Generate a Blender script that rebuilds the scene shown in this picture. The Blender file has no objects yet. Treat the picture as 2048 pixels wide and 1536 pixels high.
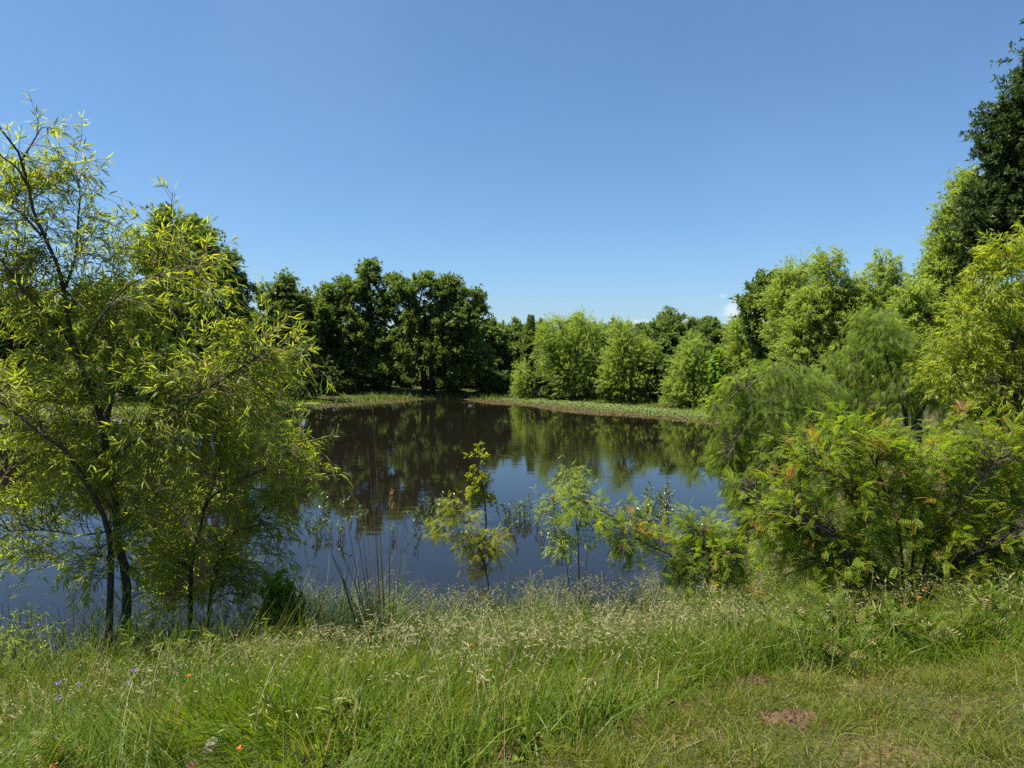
import bpy, math, random
import numpy as np

# ------------------------------------------------------------------ camera, sky, sun, exposure
scene = bpy.context.scene
COL = scene.collection
CAMZ, PITCH, F = 3.1, math.radians(-2.0), 1384.0          # F: focal length in pixels of a 2048-wide frame
cam = bpy.data.cameras.new('camera')
cam.sensor_width = 36.0
cam.lens = 36.0 * F / 2048.0
cam.clip_start, cam.clip_end = 0.05, 4000.0
cam_ob = bpy.data.objects.new('camera', cam)
COL.objects.link(cam_ob)
cam_ob.location = (0, 0, CAMZ)
cam_ob.rotation_euler = (math.pi / 2 + PITCH, 0, 0)
scene.camera = cam_ob

SUN_EL, SUN_AZ = 66.0, -100.0                               # degrees; azimuth clockwise from +Y (view direction)
world = bpy.data.worlds.new('World')
scene.world = world
world.use_nodes = True
wn, wl = world.node_tree.nodes, world.node_tree.links
sky = wn.new('ShaderNodeTexSky')
sky.sky_type = 'NISHITA'
sky.sun_disc = False
sky.sun_elevation, sky.sun_rotation = math.radians(SUN_EL), math.radians(SUN_AZ)
sky.altitude, sky.air_density, sky.dust_density, sky.ozone_density = 0.0, 1.0, 0.8, 10.0
hsv = wn.new('ShaderNodeHueSaturation')
hsv.inputs['Saturation'].default_value = 1.0
hsv.inputs['Hue'].default_value = 0.494
wl.new(sky.outputs[0], hsv.inputs['Color'])
# fair-weather clouds low over the horizon: noise on the direction, kept to a low band all round
geo = wn.new('ShaderNodeNewGeometry')
sep = wn.new('ShaderNodeSeparateXYZ')
wl.new(geo.outputs['Incoming'], sep.inputs[0])


def wmath(op, a, b=None, c=None):
    n = wn.new('ShaderNodeMath')
    n.operation = op
    for i, v in enumerate((a, b, c)):
        if v is None:
            continue
        if isinstance(v, (int, float)):
            n.inputs[i].default_value = v
        else:
            wl.new(v, n.inputs[i])
    return n.outputs[0]


def wrange(v, a, b, c=0.0, d=1.0):
    n = wn.new('ShaderNodeMapRange')
    n.interpolation_type = 'SMOOTHSTEP'
    wl.new(v, n.inputs[0])
    for i, x in enumerate((a, b, c, d)):
        n.inputs[i + 1].default_value = x
    return n.outputs[0]


elev = wmath('MULTIPLY', sep.outputs[2], -1.0)
tc = wn.new('ShaderNodeTexCoord')
mp = wn.new('ShaderNodeMapping')
mp.inputs['Scale'].default_value = (1.0, 1.0, 1.5)
wl.new(tc.outputs['Generated'], mp.inputs[0])
cn = wn.new('ShaderNodeTexNoise')
cn.inputs['Scale'].default_value = 26.0
cn.inputs['Detail'].default_value = 7.0
cn.inputs['Roughness'].default_value = 0.6
wl.new(mp.outputs[0], cn.inputs['Vector'])


def puff(az, el, wa, we):
    """soft lobe of cloud round a direction of the sky"""
    d = wn.new('ShaderNodeVectorMath')
    d.operation = 'SUBTRACT'
    wl.new(tc.outputs['Generated'], d.inputs[0])
    a, e = math.radians(az), math.radians(el)
    d.inputs[1].default_value = (math.sin(a) * math.cos(e), math.cos(a) * math.cos(e), math.sin(e))
    s = wn.new('ShaderNodeVectorMath')
    s.operation = 'DIVIDE'
    wl.new(d.outputs[0], s.inputs[0])
    s.inputs[1].default_value = (wa, wa, we)
    ln = wn.new('ShaderNodeVectorMath')
    ln.operation = 'LENGTH'
    wl.new(s.outputs[0], ln.inputs[0])
    return wmath('SUBTRACT', 1.0, ln.outputs['Value'])


cloud = None
for az, el, wa, we in ((17.6, 3.95, 0.030, 0.026), (16.9, 5.0, 0.014, 0.008), (10.1, 2.9, 0.030, 0.007), (13.0, 2.6, 0.022, 0.008),
                       (-48, 5.0, 0.05, 0.02), (62, 4.0, 0.05, 0.02), (120, 6.0, 0.06, 0.02), (200, 4.0, 0.07, 0.02)):
    p = puff(az, el, wa, we)
    cloud = p if cloud is None else wmath('MAXIMUM', cloud, p)
cloud = wmath('ADD', cloud, wmath('MULTIPLY', wmath('SUBTRACT', cn.outputs['Fac'], 0.5), 2.6))
cloud = wrange(cloud, 0.05, 0.95)
wisp = wn.new('ShaderNodeTexNoise')                        # thin high haze, a little everywhere
wisp.inputs['Scale'].default_value = 2.2
wisp.inputs['Detail'].default_value = 4.0
wl.new(tc.outputs['Generated'], wisp.inputs['Vector'])
haze_f = wmath('MULTIPLY', wrange(wisp.outputs['Fac'], 0.45, 0.75), 0.035)
mix1 = wn.new('ShaderNodeMix')
mix1.data_type = 'RGBA'
wl.new(haze_f, mix1.inputs[0])
wl.new(hsv.outputs[0], mix1.inputs[6])
mix1.inputs[7].default_value = (5.6, 6.2, 6.9, 1)
mix2 = wn.new('ShaderNodeMix')
mix2.data_type = 'RGBA'
wl.new(wmath('MULTIPLY', cloud, 0.6), mix2.inputs[0])
wl.new(mix1.outputs[2], mix2.inputs[6])
mix2.inputs[7].default_value = (6.1, 6.4, 6.9, 1)
bg = wn['Background']
wl.new(mix2.outputs[2], bg.inputs[0])
bg.inputs[1].default_value = 0.066

sun = bpy.data.lights.new('sun', 'SUN')
sun.energy, sun.angle, sun.color = 5.0, math.radians(0.53), (1.0, 0.95, 0.86)
sun_ob = bpy.data.objects.new('sun', sun)
COL.objects.link(sun_ob)
_a, _e = math.radians(SUN_AZ), math.radians(SUN_EL)
SUNV = np.array((math.sin(_a) * math.cos(_e), math.cos(_a) * math.cos(_e), math.sin(_e)))
from mathutils import Vector
sun_ob.rotation_euler = Vector(-SUNV).to_track_quat('-Z', 'Y').to_euler()
sun_ob.location = (-20, 10, 30)

vs = scene.view_settings
vs.view_transform, vs.look, vs.exposure, vs.gamma, vs.use_curve_mapping = 'Standard', 'None', 1.28, 1.0, False
scene.cycles.max_bounces = 10
scene.cycles.diffuse_bounces = 5
scene.cycles.glossy_bounces = 3
scene.cycles.transmission_bounces = 8
scene.cycles.caustics_reflective = scene.cycles.caustics_refractive = False
scene.cycles.use_denoising = False
scene.cycles.sample_clamp_indirect = 4.0

# ------------------------------------------------------------------ numpy helpers


def at(px, py, Y):
    """world point on the ray of photo pixel (px, py) at distance Y along the view"""
    xr, yu = (px - 1024) / F, (768 - py) / F
    d = (xr, math.cos(PITCH) - yu * math.sin(PITCH), math.sin(PITCH) + yu * math.cos(PITCH))
    t = Y / d[1]
    return np.array((d[0] * t, Y, CAMZ + d[2] * t))


def nrm(v):
    return v / np.maximum(np.linalg.norm(v, axis=-1, keepdims=True), 1e-9)


def smooth01(x):
    x = np.clip(x, 0, 1)
    return x * x * (3 - 2 * x)


class Geo:
    """collects vertices, faces and a per-vertex tint; build() links one mesh object"""

    def __init__(self):
        self.v, self.f, self.t, self.n = [], [], [], 0

    def add(self, v, faces, tint=None):
        v = np.asarray(v, np.float32).reshape(-1, 3)
        for f in (faces if isinstance(faces, list) else [faces]):
            self.f.append(np.asarray(f, np.int32) + self.n)
        self.v.append(v)
        self.t.append(np.zeros(len(v), np.float32) if tint is None else np.asarray(tint, np.float32))
        self.n += len(v)
        return self

    def mesh(self, name, mat, smooth=False):
        me = bpy.data.meshes.new(name)
        v = np.concatenate(self.v)
        tot = np.concatenate([np.full(len(f), f.shape[1], np.int32) for f in self.f])
        loops = np.concatenate([f.ravel() for f in self.f])
        start = np.concatenate([[0], np.cumsum(tot)[:-1]]).astype(np.int32)
        me.vertices.add(len(v))
        me.vertices.foreach_set('co', v.ravel())
        me.loops.add(len(loops))
        me.loops.foreach_set('vertex_index', loops)
        me.polygons.add(len(tot))
        me.polygons.foreach_set('loop_start', start)
        me.polygons.foreach_set('loop_total', tot)
        me.polygons.foreach_set('use_smooth', np.full(len(tot), smooth, bool))
        a = me.attributes.new('tint', 'FLOAT', 'POINT')
        a.data.foreach_set('value', np.concatenate(self.t))
        me.update()
        me.validate()
        me.materials.append(mat)
        return me

    def build(self, name, mat, parent=None, smooth=False, kind=None):
        o = bpy.data.objects.new(name, self.mesh(name, mat, smooth))
        COL.objects.link(o)
        if parent is not None:
            o.parent = parent
        if kind:
            o['kind'] = kind
        return o


def thing(name, label, cat, loc=(0, 0, 0), group=None):
    o = bpy.data.objects.new(name, None)
    o.empty_display_size = 0.3
    COL.objects.link(o)
    o.location = tuple(float(x) for x in loc)
    o['label'], o['category'] = label, cat
    if group:
        o['group'] = group
    return o


def dup(root, loc, rz=0.0, scale=1.0, label=None, group=None):
    r = root.copy()
    COL.objects.link(r)
    r.location = tuple(float(x) for x in loc)
    r.rotation_euler = (0, 0, rz)
    r.scale = (scale,) * 3 if isinstance(scale, (int, float)) else scale
    if label:
        r['label'] = label
    if group:
        r['group'] = group
    for ch in list(root.children):
        c = ch.copy()
        COL.objects.link(c)
        c.parent = r
        for g in ch.children:
            d = g.copy()
            COL.objects.link(d)
            d.parent = c
    return r


def frames(D, up):
    D = nrm(D)
    x = nrm(np.cross(D, up))
    z = np.cross(x, D)
    return np.stack([x, D, z], axis=-1)


def scatter(geo, proto, P, R, S, tint, wide=None):
    """copies of a small leaf prototype (verts, faces) merged into geo"""
    v, faces = proto
    n, k = len(P), len(v)
    if n == 0:
        return
    vv = np.broadcast_to(v[None], (n, k, 3))
    if wide is not None:
        vv = vv * np.stack([wide, np.ones(n), np.ones(n)], -1)[:, None, :]
    S = np.broadcast_to(np.asarray(S, float), (n,))
    V = P[:, None, :] + np.einsum('nij,nkj->nki', R, vv) * S[:, None, None]
    off = (np.arange(n) * k)[:, None, None]
    fs = [(np.asarray(f)[None] + off).reshape(-1, np.asarray(f).shape[1]) for f in faces]
    geo.add(V.reshape(-1, 3), fs, np.repeat(tint, k))


def tubes(geo, polys, r0, r1, sides=4, power=1.0, tint=0.0):
    """tapered tubes along polylines [N,K,3]"""
    polys = np.asarray(polys, float)
    N, K, _ = polys.shape
    T = nrm(np.gradient(polys, axis=1))
    ref = np.where(np.abs(T[..., 2:3]) > 0.9, np.array([1.0, 0, 0]), np.array([0, 0, 1.0]))
    ref = np.broadcast_to(ref[:, :1], T.shape)
    U = nrm(np.cross(T, ref))
    W = np.cross(T, U)
    t = np.linspace(0, 1, K)[None] ** power
    r = np.broadcast_to(np.asarray(r0, float).reshape(-1, 1), (N, 1)) * (1 - t) + np.broadcast_to(np.asarray(r1, float).reshape(-1, 1), (N, 1)) * t
    a = np.arange(sides) * 2 * np.pi / sides
    ring = U[:, :, None, :] * np.cos(a)[None, None, :, None] + W[:, :, None, :] * np.sin(a)[None, None, :, None]
    V = polys[:, :, None, :] + ring * r[:, :, None, None]
    i = np.arange(K - 1)[:, None]
    j = np.arange(sides)[None]
    q = np.stack([i * sides + j, i * sides + (j + 1) % sides, (i + 1) * sides + (j + 1) % sides, (i + 1) * sides + j], -1).reshape(-1, 4)
    fs = (q[None] + (np.arange(N) * K * sides)[:, None, None]).reshape(-1, 4)
    geo.add(V.reshape(-1, 3), fs, np.full(N * K * sides, tint))


def curve(pts, K=20):
    """smooth resampled polyline through control points (Catmull-Rom)"""
    p = np.asarray(pts, float)
    if len(p) == 2:
        return p[0] + (p[1] - p[0]) * np.linspace(0, 1, K)[:, None]
    q = np.vstack([2 * p[0] - p[1], p, 2 * p[-1] - p[-2]])
    seg = np.linalg.norm(np.diff(p, axis=0), axis=1)
    s = np.concatenate([[0], np.cumsum(seg)])
    u = np.linspace(0, s[-1], K)
    i = np.clip(np.searchsorted(s, u, 'right') - 1, 0, len(p) - 2)
    t = ((u - s[i]) / np.maximum(seg[i], 1e-9))[:, None]
    a, b, c, d = q[i], q[i + 1], q[i + 2], q[i + 3]
    return 0.5 * (2 * b + (c - a) * t + (2 * a - 5 * b + 4 * c - d) * t ** 2 + (3 * b - a - 3 * c + d) * t ** 3)


def sample(polys, idx, t):
    """points and tangents on polylines [N,K,3] at parameters t"""
    K = polys.shape[1]
    u = np.clip(t, 0, 0.9999) * (K - 1)
    i = u.astype(int)
    f = (u - i)[:, None]
    a, b = polys[idx, i], polys[idx, i + 1]
    return a * (1 - f) + b * f, nrm(b - a)


def cone(rng, T, ang):
    """directions at angle ang from tangents T, any azimuth"""
    ref = nrm(rng.normal(size=T.shape))
    S = nrm(np.cross(T, ref))
    ang = np.asarray(ang)[:, None] if np.ndim(ang) else ang
    return nrm(np.cos(ang) * T + np.sin(ang) * S)


def shoots(rng, P, D, L, droop, K=6, wiggle=0.06):
    """curved shoots [N,K,3] from points P along D, bending down by droop"""
    t = np.linspace(0, 1, K)[None, :, None]
    n = len(P)
    L = np.broadcast_to(np.asarray(L, float), (n,))[:, None, None]
    dz = np.zeros((n, 1, 3))
    dz[:, 0, 2] = -np.broadcast_to(np.asarray(droop, float), (n,))
    side = rng.normal(size=(n, 1, 3)) * wiggle
    return P[:, None] + L * (D[:, None] * t + dz * t ** 2 + side * np.sin(t * 3.1) * t)


def spawn(rng, polys, L, per, t0, t1, ang, length, droop, K=6, up=0.0):
    """side shoots off polylines"""
    N = len(polys)
    idx = np.repeat(np.arange(N), per)
    t = rng.uniform(t0, t1, len(idx))
    P, T = sample(polys, idx, t)
    D = cone(rng, T, rng.uniform(ang[0], ang[1], len(idx)))
    D[:, 2] += up
    D = nrm(D)
    ln = rng.uniform(length[0], length[1], len(idx)) * (1.15 - 0.5 * t)
    return shoots(rng, P, D, ln, rng.uniform(droop[0], droop[1], len(idx)), K), idx


def leaves(geo, rng, polys, per, proto, size, t0=0.1, ang=(0.5, 1.1), droop=0.3, flat=0.6, tint=(0, 1), twig_tint=None, wide=None, t1=1.0):
    N = len(polys)
    idx = np.repeat(np.arange(N), per)
    t = np.sqrt(rng.uniform(t0 * t0, t1 * t1, len(idx)))
    P, T = sample(polys, idx, t)
    D = cone(rng, T, rng.uniform(ang[0], ang[1], len(idx)))
    D[:, 2] -= droop * rng.uniform(0.3, 1.4, len(idx))
    up = nrm(np.array([0, 0, 1.0]) + rng.normal(size=P.shape) * flat)
    R = frames(D, up)
    tn = rng.uniform(tint[0], tint[1], len(idx))
    if twig_tint is not None:
        tt = twig_tint[idx]
        tn = np.where(tt > 0.9, tt, np.clip(0.55 * tn + 0.45 * tt, 0, 0.9))
    scatter(geo, proto, P, R, rng.uniform(size[0], size[1], len(idx)), tn, None if wide is None else rng.uniform(wide[0], wide[1], len(idx)))


def fill(rng, skel, targets, K=9, lift=0.35, sag=0.0):
    """branches from the nearest fitting skeleton point to each target"""
    SP = np.concatenate([s[3:] for s in skel])
    ST = np.concatenate([nrm(np.gradient(s, axis=0))[3:] for s in skel])
    d = targets[:, None] - SP[None]
    dist = np.linalg.norm(d, axis=2)
    cost = dist + 1.3 * np.maximum(0, SP[None, :, 2] - targets[:, None, 2] + 0.15 * dist) + rng.uniform(0, 0.15, dist.shape) * dist.mean()
    j = cost.argmin(1)
    s, t = SP[j], ST[j]
    L = np.linalg.norm(targets - s, axis=1)[:, None]
    c = s + (t * 0.5 + np.array([0, 0, lift])) * L * 0.6
    u = np.linspace(0, 1, K)[None, :, None]
    P = (1 - u) ** 2 * s[:, None] + 2 * u * (1 - u) * c[:, None] + u ** 2 * targets[:, None]
    P = P + rng.normal(size=(len(s), 1, 3)) * 0.05 * L[:, None] * np.sin(u * 3.14)
    P[:, :, 2] -= sag * L * u[:, :, 0] ** 3
    return P, L[:, 0]


def in_lobes(rng, lobes, n, shell=0.55):
    """points in a union of ellipsoids (centre, radii), biased to the outside"""
    vol = np.array([np.prod(r) ** (2 / 3) for _, r in lobes])
    cnt = rng.multinomial(n, vol / vol.sum())
    out = []
    for (c, r), m in zip(lobes, cnt):
        u = nrm(rng.normal(size=(m, 3)))
        rad = rng.uniform(shell ** 3, 1, m) ** (1 / 3)
        out.append(np.asarray(c) + u * rad[:, None] * np.asarray(r))
    return np.concatenate(out)


def px_lobes(spec, Y, base, depth=1.0):
    """ellipsoids given by their outline in the photo at distance Y, each a true solid in depth; local to base"""
    out = []
    for i, s in enumerate(spec):
        px, py, rx, ry = s[:4]
        dy = s[4] if len(s) > 4 else 0.0
        k = (Y + dy) / F
        out.append((at(px, py, Y + dy) - base, np.array((rx * k, max(rx, ry) * k * depth, ry * k))))
    return out


# ------------------------------------------------------------------ leaf prototypes (y = length, x = width, z = normal)
def lance(w=0.12, bend=0.18):
    v = np.array([(0, 0, 0), (-w / 2, .33, .02), (w / 2, .33, .02), (-w * .4, .68, -bend * .35), (w * .4, .68, -bend * .35), (0, 1, -bend)])
    return v, [np.array([(0, 2, 1), (3, 4, 5)]), np.array([(1, 2, 4, 3)])]


def rhomb(w=0.5, fold=0.06):
    v = np.array([(0, 0, 0), (-w / 2, .5, fold), (w / 2, .5, fold), (0, 1, -.05)])
    return v, [np.array([(0, 3, 1), (0, 2, 3)])]


def oval(w=0.5, fold=0.05):
    v = np.array([(0, 0, 0), (-w * .42, .3, fold), (-w * .42, .7, fold), (0, 1, -.08), (w * .42, .7, fold), (w * .42, .3, fold)])
    return v, [np.array([(0, 3, 2, 1), (0, 5, 4, 3)])]


def combine(parts):
    V, T, Q, n = [], [], [], 0
    for (v, faces), R, p, s in parts:
        V.append(v @ R.T * s + p)
        for f in faces:
            (T if f.shape[1] == 3 else Q).append(f + n)
        n += len(v)
    out = []
    if T:
        out.append(np.concatenate(T))
    if Q:
        out.append(np.concatenate(Q))
    return np.concatenate(V), out


def rosette(rng, n=5, leaf=None, spread=1.0, jitter=0.25):
    leaf = leaf or rhomb(0.5)
    parts = []
    for i in range(n):
        a = i * 2.4 + rng.uniform(-.3, .3)
        tilt = spread * rng.uniform(0.35, 1.2)
        D = np.array([[math.sin(a) * math.sin(tilt), math.cos(tilt), math.cos(a) * math.sin(tilt)]])
        R = frames(D, nrm(rng.normal(size=(1, 3)) * 0.6 + np.array([[0, 0.2, 1.0]])))[0]
        parts.append((leaf, R, rng.normal(size=3) * jitter * 0.5, rng.uniform(0.75, 1.15)))
    return combine(parts)


def pinnate(pairs=7, leaf=(0.26, 0.36), arch=0.25, ang=1.05, tri=False):
    """compound leaf: leaflets in pairs along a rachis"""
    parts = []
    lf = rhomb(leaf[1], 0.03)
    if tri:
        lf = (np.array([(-leaf[1] / 2, .15, 0), (leaf[1] / 2, .15, 0), (0, 1, -.05)]), [np.array([(0, 1, 2)])])
    for i in range(pairs):
        y = 0.15 + 0.8 * i / (pairs - 1)
        z = -arch * y * y
        for s in (-1, 1):
            D = np.array([[s * math.sin(ang), math.cos(ang), -0.18]])
            R = frames(D, np.array([[0, 0, 1.0]]))[0]
            parts.append((lf, R, np.array((0, y, z)), leaf[0] * (1 - 0.45 * abs(i / (pairs - 1) - 0.4))))
    v = np.array([(-.008, 0, 0), (.008, 0, 0), (.006, .5, -arch * .25), (-.006, .5, -arch * .25), (0, 1, -arch)])
    parts.append(((v, [np.array([(3, 2, 4)]), np.array([(0, 1, 2, 3)])]), np.eye(3), np.zeros(3), 1.0))
    return combine(parts)


# ------------------------------------------------------------------ materials
def nodes_of(name):
    m = bpy.data.materials.new(name)
    m.use_nodes = True
    nt = m.node_tree
    nt.nodes.clear()
    out = nt.nodes.new('ShaderNodeOutputMaterial')
    return m, nt.nodes, nt.links, out


def ramp(nodes, stops):
    r = nodes.new('ShaderNodeValToRGB')
    e = r.color_ramp.elements
    while len(e) < len(stops):
        e.new(0.5)
    for x, (p, c) in zip(e, stops):
        x.position, x.color = p, (*c, 1)
    return r


def leaf_mat(name, stops, trans=0.35, tcol=(1.9, 1.9, 0.8), rough=0.45, spec=0.35):
    m, n, l, out = nodes_of(name)
    a = n.new('ShaderNodeAttribute')
    a.attribute_name = 'tint'
    r = ramp(n, stops)
    l.new(a.outputs['Fac'], r.inputs[0])
    b = n.new('ShaderNodeBsdfPrincipled')
    l.new(r.outputs[0], b.inputs['Base Color'])
    b.inputs['Roughness'].default_value = rough
    b.inputs['Specular IOR Level'].default_value = spec
    mul = n.new('ShaderNodeMix')
    mul.data_type, mul.blend_type = 'RGBA', 'MULTIPLY'
    mul.inputs[0].default_value = 1.0
    l.new(r.outputs[0], mul.inputs[6])
    mul.inputs[7].default_value = (*tcol, 1)
    t = n.new('ShaderNodeBsdfTranslucent')
    l.new(mul.outputs[2], t.inputs[0])
    mx = n.new('ShaderNodeMixShader')
    mx.inputs[0].default_value = trans
    l.new(b.outputs[0], mx.inputs[1])
    l.new(t.outputs[0], mx.inputs[2])
    l.new(mx.outputs[0], out.inputs[0])
    return m


def noise_mat(name, stops, scale=6.0, detail=6.0, rough=0.9, bump=0.4, stretch=(1, 1, 1), spec=0.2, bump_scale=None, dist=0.02):
    m, n, l, out = nodes_of(name)
    tcn = n.new('ShaderNodeTexCoord')
    mpn = n.new('ShaderNodeMapping')
    mpn.inputs['Scale'].default_value = stretch
    l.new(tcn.outputs['Object'], mpn.inputs[0])
    t = n.new('ShaderNodeTexNoise')
    t.inputs['Scale'].default_value, t.inputs['Detail'].default_value = scale, detail
    t.inputs['Roughness'].default_value = 0.65
    l.new(mpn.outputs[0], t.inputs['Vector'])
    r = ramp(n, stops)
    l.new(t.outputs['Fac'], r.inputs[0])
    b = n.new('ShaderNodeBsdfPrincipled')
    l.new(r.outputs[0], b.inputs['Base Color'])
    b.inputs['Roughness'].default_value = rough
    b.inputs['Specular IOR Level'].default_value = spec
    if bump:
        t2 = n.new('ShaderNodeTexNoise')
        t2.inputs['Scale'].default_value, t2.inputs['Detail'].default_value = bump_scale or scale * 3, 5
        l.new(mpn.outputs[0], t2.inputs['Vector'])
        bp = n.new('ShaderNodeBump')
        bp.inputs['Strength'].default_value, bp.inputs['Distance'].default_value = bump, dist
        l.new(t2.outputs['Fac'], bp.inputs['Height'])
        l.new(bp.outputs[0], b.inputs['Normal'])
    l.new(b.outputs[0], out.inputs[0])
    return m


M = {}
M['willow'] = leaf_mat('willow_leaf', [(0, (.155, .215, .022)), (.45, (.225, .28, .03)), (.8, (.29, .305, .038)), (.95, (.36, .27, .036))], .57, (1.7, 1.65, .6), .5, .3)
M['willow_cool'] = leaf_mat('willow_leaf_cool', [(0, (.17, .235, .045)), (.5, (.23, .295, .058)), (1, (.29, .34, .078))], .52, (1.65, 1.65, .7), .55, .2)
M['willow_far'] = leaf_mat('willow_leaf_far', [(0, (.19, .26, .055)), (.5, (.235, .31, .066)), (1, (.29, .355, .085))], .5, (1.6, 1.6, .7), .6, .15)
M['oak'] = leaf_mat('oak_leaf', [(0, (.06, .092, .02)), (.5, (.105, .15, .03)), (1, (.165, .215, .048))], .42, (1.7, 1.8, .7), .45, .3)
M['oak_back'] = leaf_mat('oak_leaf_distant', [(0, (.062, .095, .026)), (.5, (.105, .15, .038)), (1, (.155, .20, .052))], .42, (1.7, 1.8, .7), .5, .3)
M['darkoak'] = leaf_mat('dark_oak_leaf', [(0, (.022, .04, .012)), (.5, (.042, .068, .018)), (1, (.072, .105, .028))], .3, (1.7, 1.8, .7), .55, .18)
M['bright'] = leaf_mat('bright_leaf', [(0, (.09, .18, .015)), (1, (.18, .29, .025))], .45)
M['shrub'] = leaf_mat('shrub_leaf', [(0, (.04, .07, .014)), (.6, (.07, .11, .022)), (1, (.11, .16, .035))], .35)
M['mesquite'] = leaf_mat('mesquite_leaf', [(0, (.135, .21, .035)), (.5, (.20, .285, .045)), (.88, (.255, .31, .055)), (1, (.30, .28, .06))], .58, (1.8, 1.75, .6), .6, .15)
M['locust'] = leaf_mat('locust_leaf', [(0, (.105, .17, .018)), (.45, (.175, .245, .022)), (.8, (.255, .285, .026)), (.91, (.27, .21, .016)), (.96, (.38, .20, .05)), (1, (.34, .14, .08))], .56, (1.8, 1.8, .6), .5, .2)
M['mimosa'] = leaf_mat('mimosa_leaf', [(0, (.17, .21, .016)), (.6, (.27, .29, .02)), (1, (.36, .32, .03))], .58, (1.6, 1.6, .5), .5, .2)
M['pad'] = leaf_mat('water_plant_leaf', [(0, (.10, .07, .035)), (.3, (.145, .11, .05)), (.5, (.12, .15, .045)), (1, (.185, .235, .08))], .2, (1.4, 1.5, .8), .6, .12)
M['emergent'] = leaf_mat('emergent_leaf', [(0, (.08, .12, .04)), (1, (.18, .23, .09))], .25, (1.5, 1.6, .8), .3, .6)
M['grass'] = leaf_mat('grass_blade', [(0, (.055, .097, .009)), (.5, (.102, .158, .014)), (.80, (.16, .19, .022)), (.9, (.22, .185, .07)), (1, (.29, .235, .11))], .42, (1.8, 1.8, .6), .5, .25)
M['lawn'] = leaf_mat('lawn_blade', [(0, (.068, .10, .009)), (.5, (.118, .146, .013)), (.72, (.175, .18, .022)), (.85, (.205, .165, .06)), (1, (.25, .19, .09))], .38, (1.7, 1.7, .6), .5, .25)
M['seed'] = leaf_mat('seed_head', [(0, (.17, .165, .06)), (.5, (.255, .24, .105)), (1, (.35, .32, .165))], .35, (1.2, 1.2, 1.0), .55, .25)
M['reed'] = leaf_mat('broad_grass_blade', [(0, (.08, .14, .04)), (1, (.15, .22, .06))], .4, (1.5, 1.7, .7), .3, .5)
M['straw'] = noise_mat('dry_stem', [(.3, (.08, .055, .032)), (.7, (.20, .14, .08))], 20, rough=.7, bump=0)
M['plume'] = leaf_mat('dry_plume', [(0, (.22, .10, .05)), (1, (.40, .22, .12))], .3, (1.2, 1.1, 1.0))
M['bark'] = noise_mat('willow_bark', [(.25, (.030, .024, .018)), (.55, (.075, .062, .046)), (.8, (.14, .12, .095))], 9, stretch=(3, 3, .6), bump=.8)
M['oakbark'] = noise_mat('oak_bark', [(.25, (.018, .015, .012)), (.6, (.05, .044, .037)), (.85, (.09, .08, .07))], 7, stretch=(3, 3, .7), bump=.8)
M['twig'] = noise_mat('green_twig', [(.3, (.07, .06, .02)), (.7, (.16, .13, .06))], 12, bump=0, rough=.7)
M['darktwig'] = noise_mat('dark_twig', [(.3, (.03, .022, .018)), (.7, (.08, .062, .05))], 12, bump=0, rough=.7)
M['soil'] = noise_mat('red_soil', [(.25, (.055, .03, .018)), (.55, (.12, .072, .042)), (.8, (.18, .115, .07))], 18, bump=1.0, bump_scale=60, dist=.03)
M['rock'] = noise_mat('grey_rock', [(.3, (.10, .095, .07)), (.7, (.19, .175, .14))], 14, bump=.6)
for nm, c in (('purple', (.30, .15, .55)), ('orange', (.70, .15, .04)), ('pink', (.60, .22, .38)), ('yellow', (.75, .50, .04)), ('crimson', (.25, .01, .09))):
    M[nm] = leaf_mat(nm + '_petal', [(0, tuple(x * .8 for x in c)), (1, c)], .3, (1.1, 1.1, 1.1))

# ------------------------------------------------------------------ the pond and the land
POND = np.array([(-60, 5), (-30, 4.0), (-14, 4.2), (-8, 4.9), (-5, 5.9), (-3.4, 6.9), (-2.2, 7.7), (-0.5, 8.0), (1.2, 8.2), (2.4, 8.6), (3.4, 9.6), (4.3, 11.5), (5.5, 15),
                 (7.5, 21), (10, 28), (11.5, 34), (10.5, 39), (7.5, 44), (4, 48.6), (0, 52), (-3, 54.2), (-5.6, 54.8), (-8.3, 53.4), (-11.4, 50.6), (-15, 47), (-22, 43),
                 (-32, 41), (-60, 40)], float)


def inside(poly, x, y):
    r = np.zeros(np.shape(x), bool)
    n = len(poly)
    for i in range(n):
        (x0, y0), (x1, y1) = poly[i], poly[(i + 1) % n]
        c = ((y0 > y) != (y1 > y)) & (x < (x1 - x0) * (y - y0) / ((y1 - y0) if y1 != y0 else 1e-9) + x0)
        r ^= c
    return r


def shore(x, y):
    """distance to the waterline, positive on land"""
    x, y = np.asarray(x, float), np.asarray(y, float)
    d = np.full(x.shape, 1e9)
    n = len(POND)
    for i in range(n):
        a, b = POND[i], POND[(i + 1) % n]
        ab = b - a
        t = np.clip(((x - a[0]) * ab[0] + (y - a[1]) * ab[1]) / (ab @ ab), 0, 1)
        d = np.minimum(d, np.hypot(x - a[0] - t * ab[0], y - a[1] - t * ab[1]))
    return np.where(inside(POND, x, y), -d, d)


def ground(x, y):
    x, y = np.asarray(x, float), np.asarray(y, float)
    d = shore(x, y)
    wn_ = 1 - smooth01((y - 11) / 16)
    crest, width = 1.5 * wn_ + 1.0 * (1 - wn_), 6.0 * wn_ + 9.0 * (1 - wn_)
    z = crest * smooth01(np.maximum(d, 0) / width) ** 0.9 + 0.006 * np.maximum(d - 10, 0)
    z = z + (0.025 * np.sin(x * 2.3 + 1.7 * np.sin(y * 1.1)) + 0.02 * np.sin(y * 3.1 + x)) * smooth01(d / 1.5)
    return np.where(d < 0, np.maximum(-1.1, 0.22 * d), z)


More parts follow.
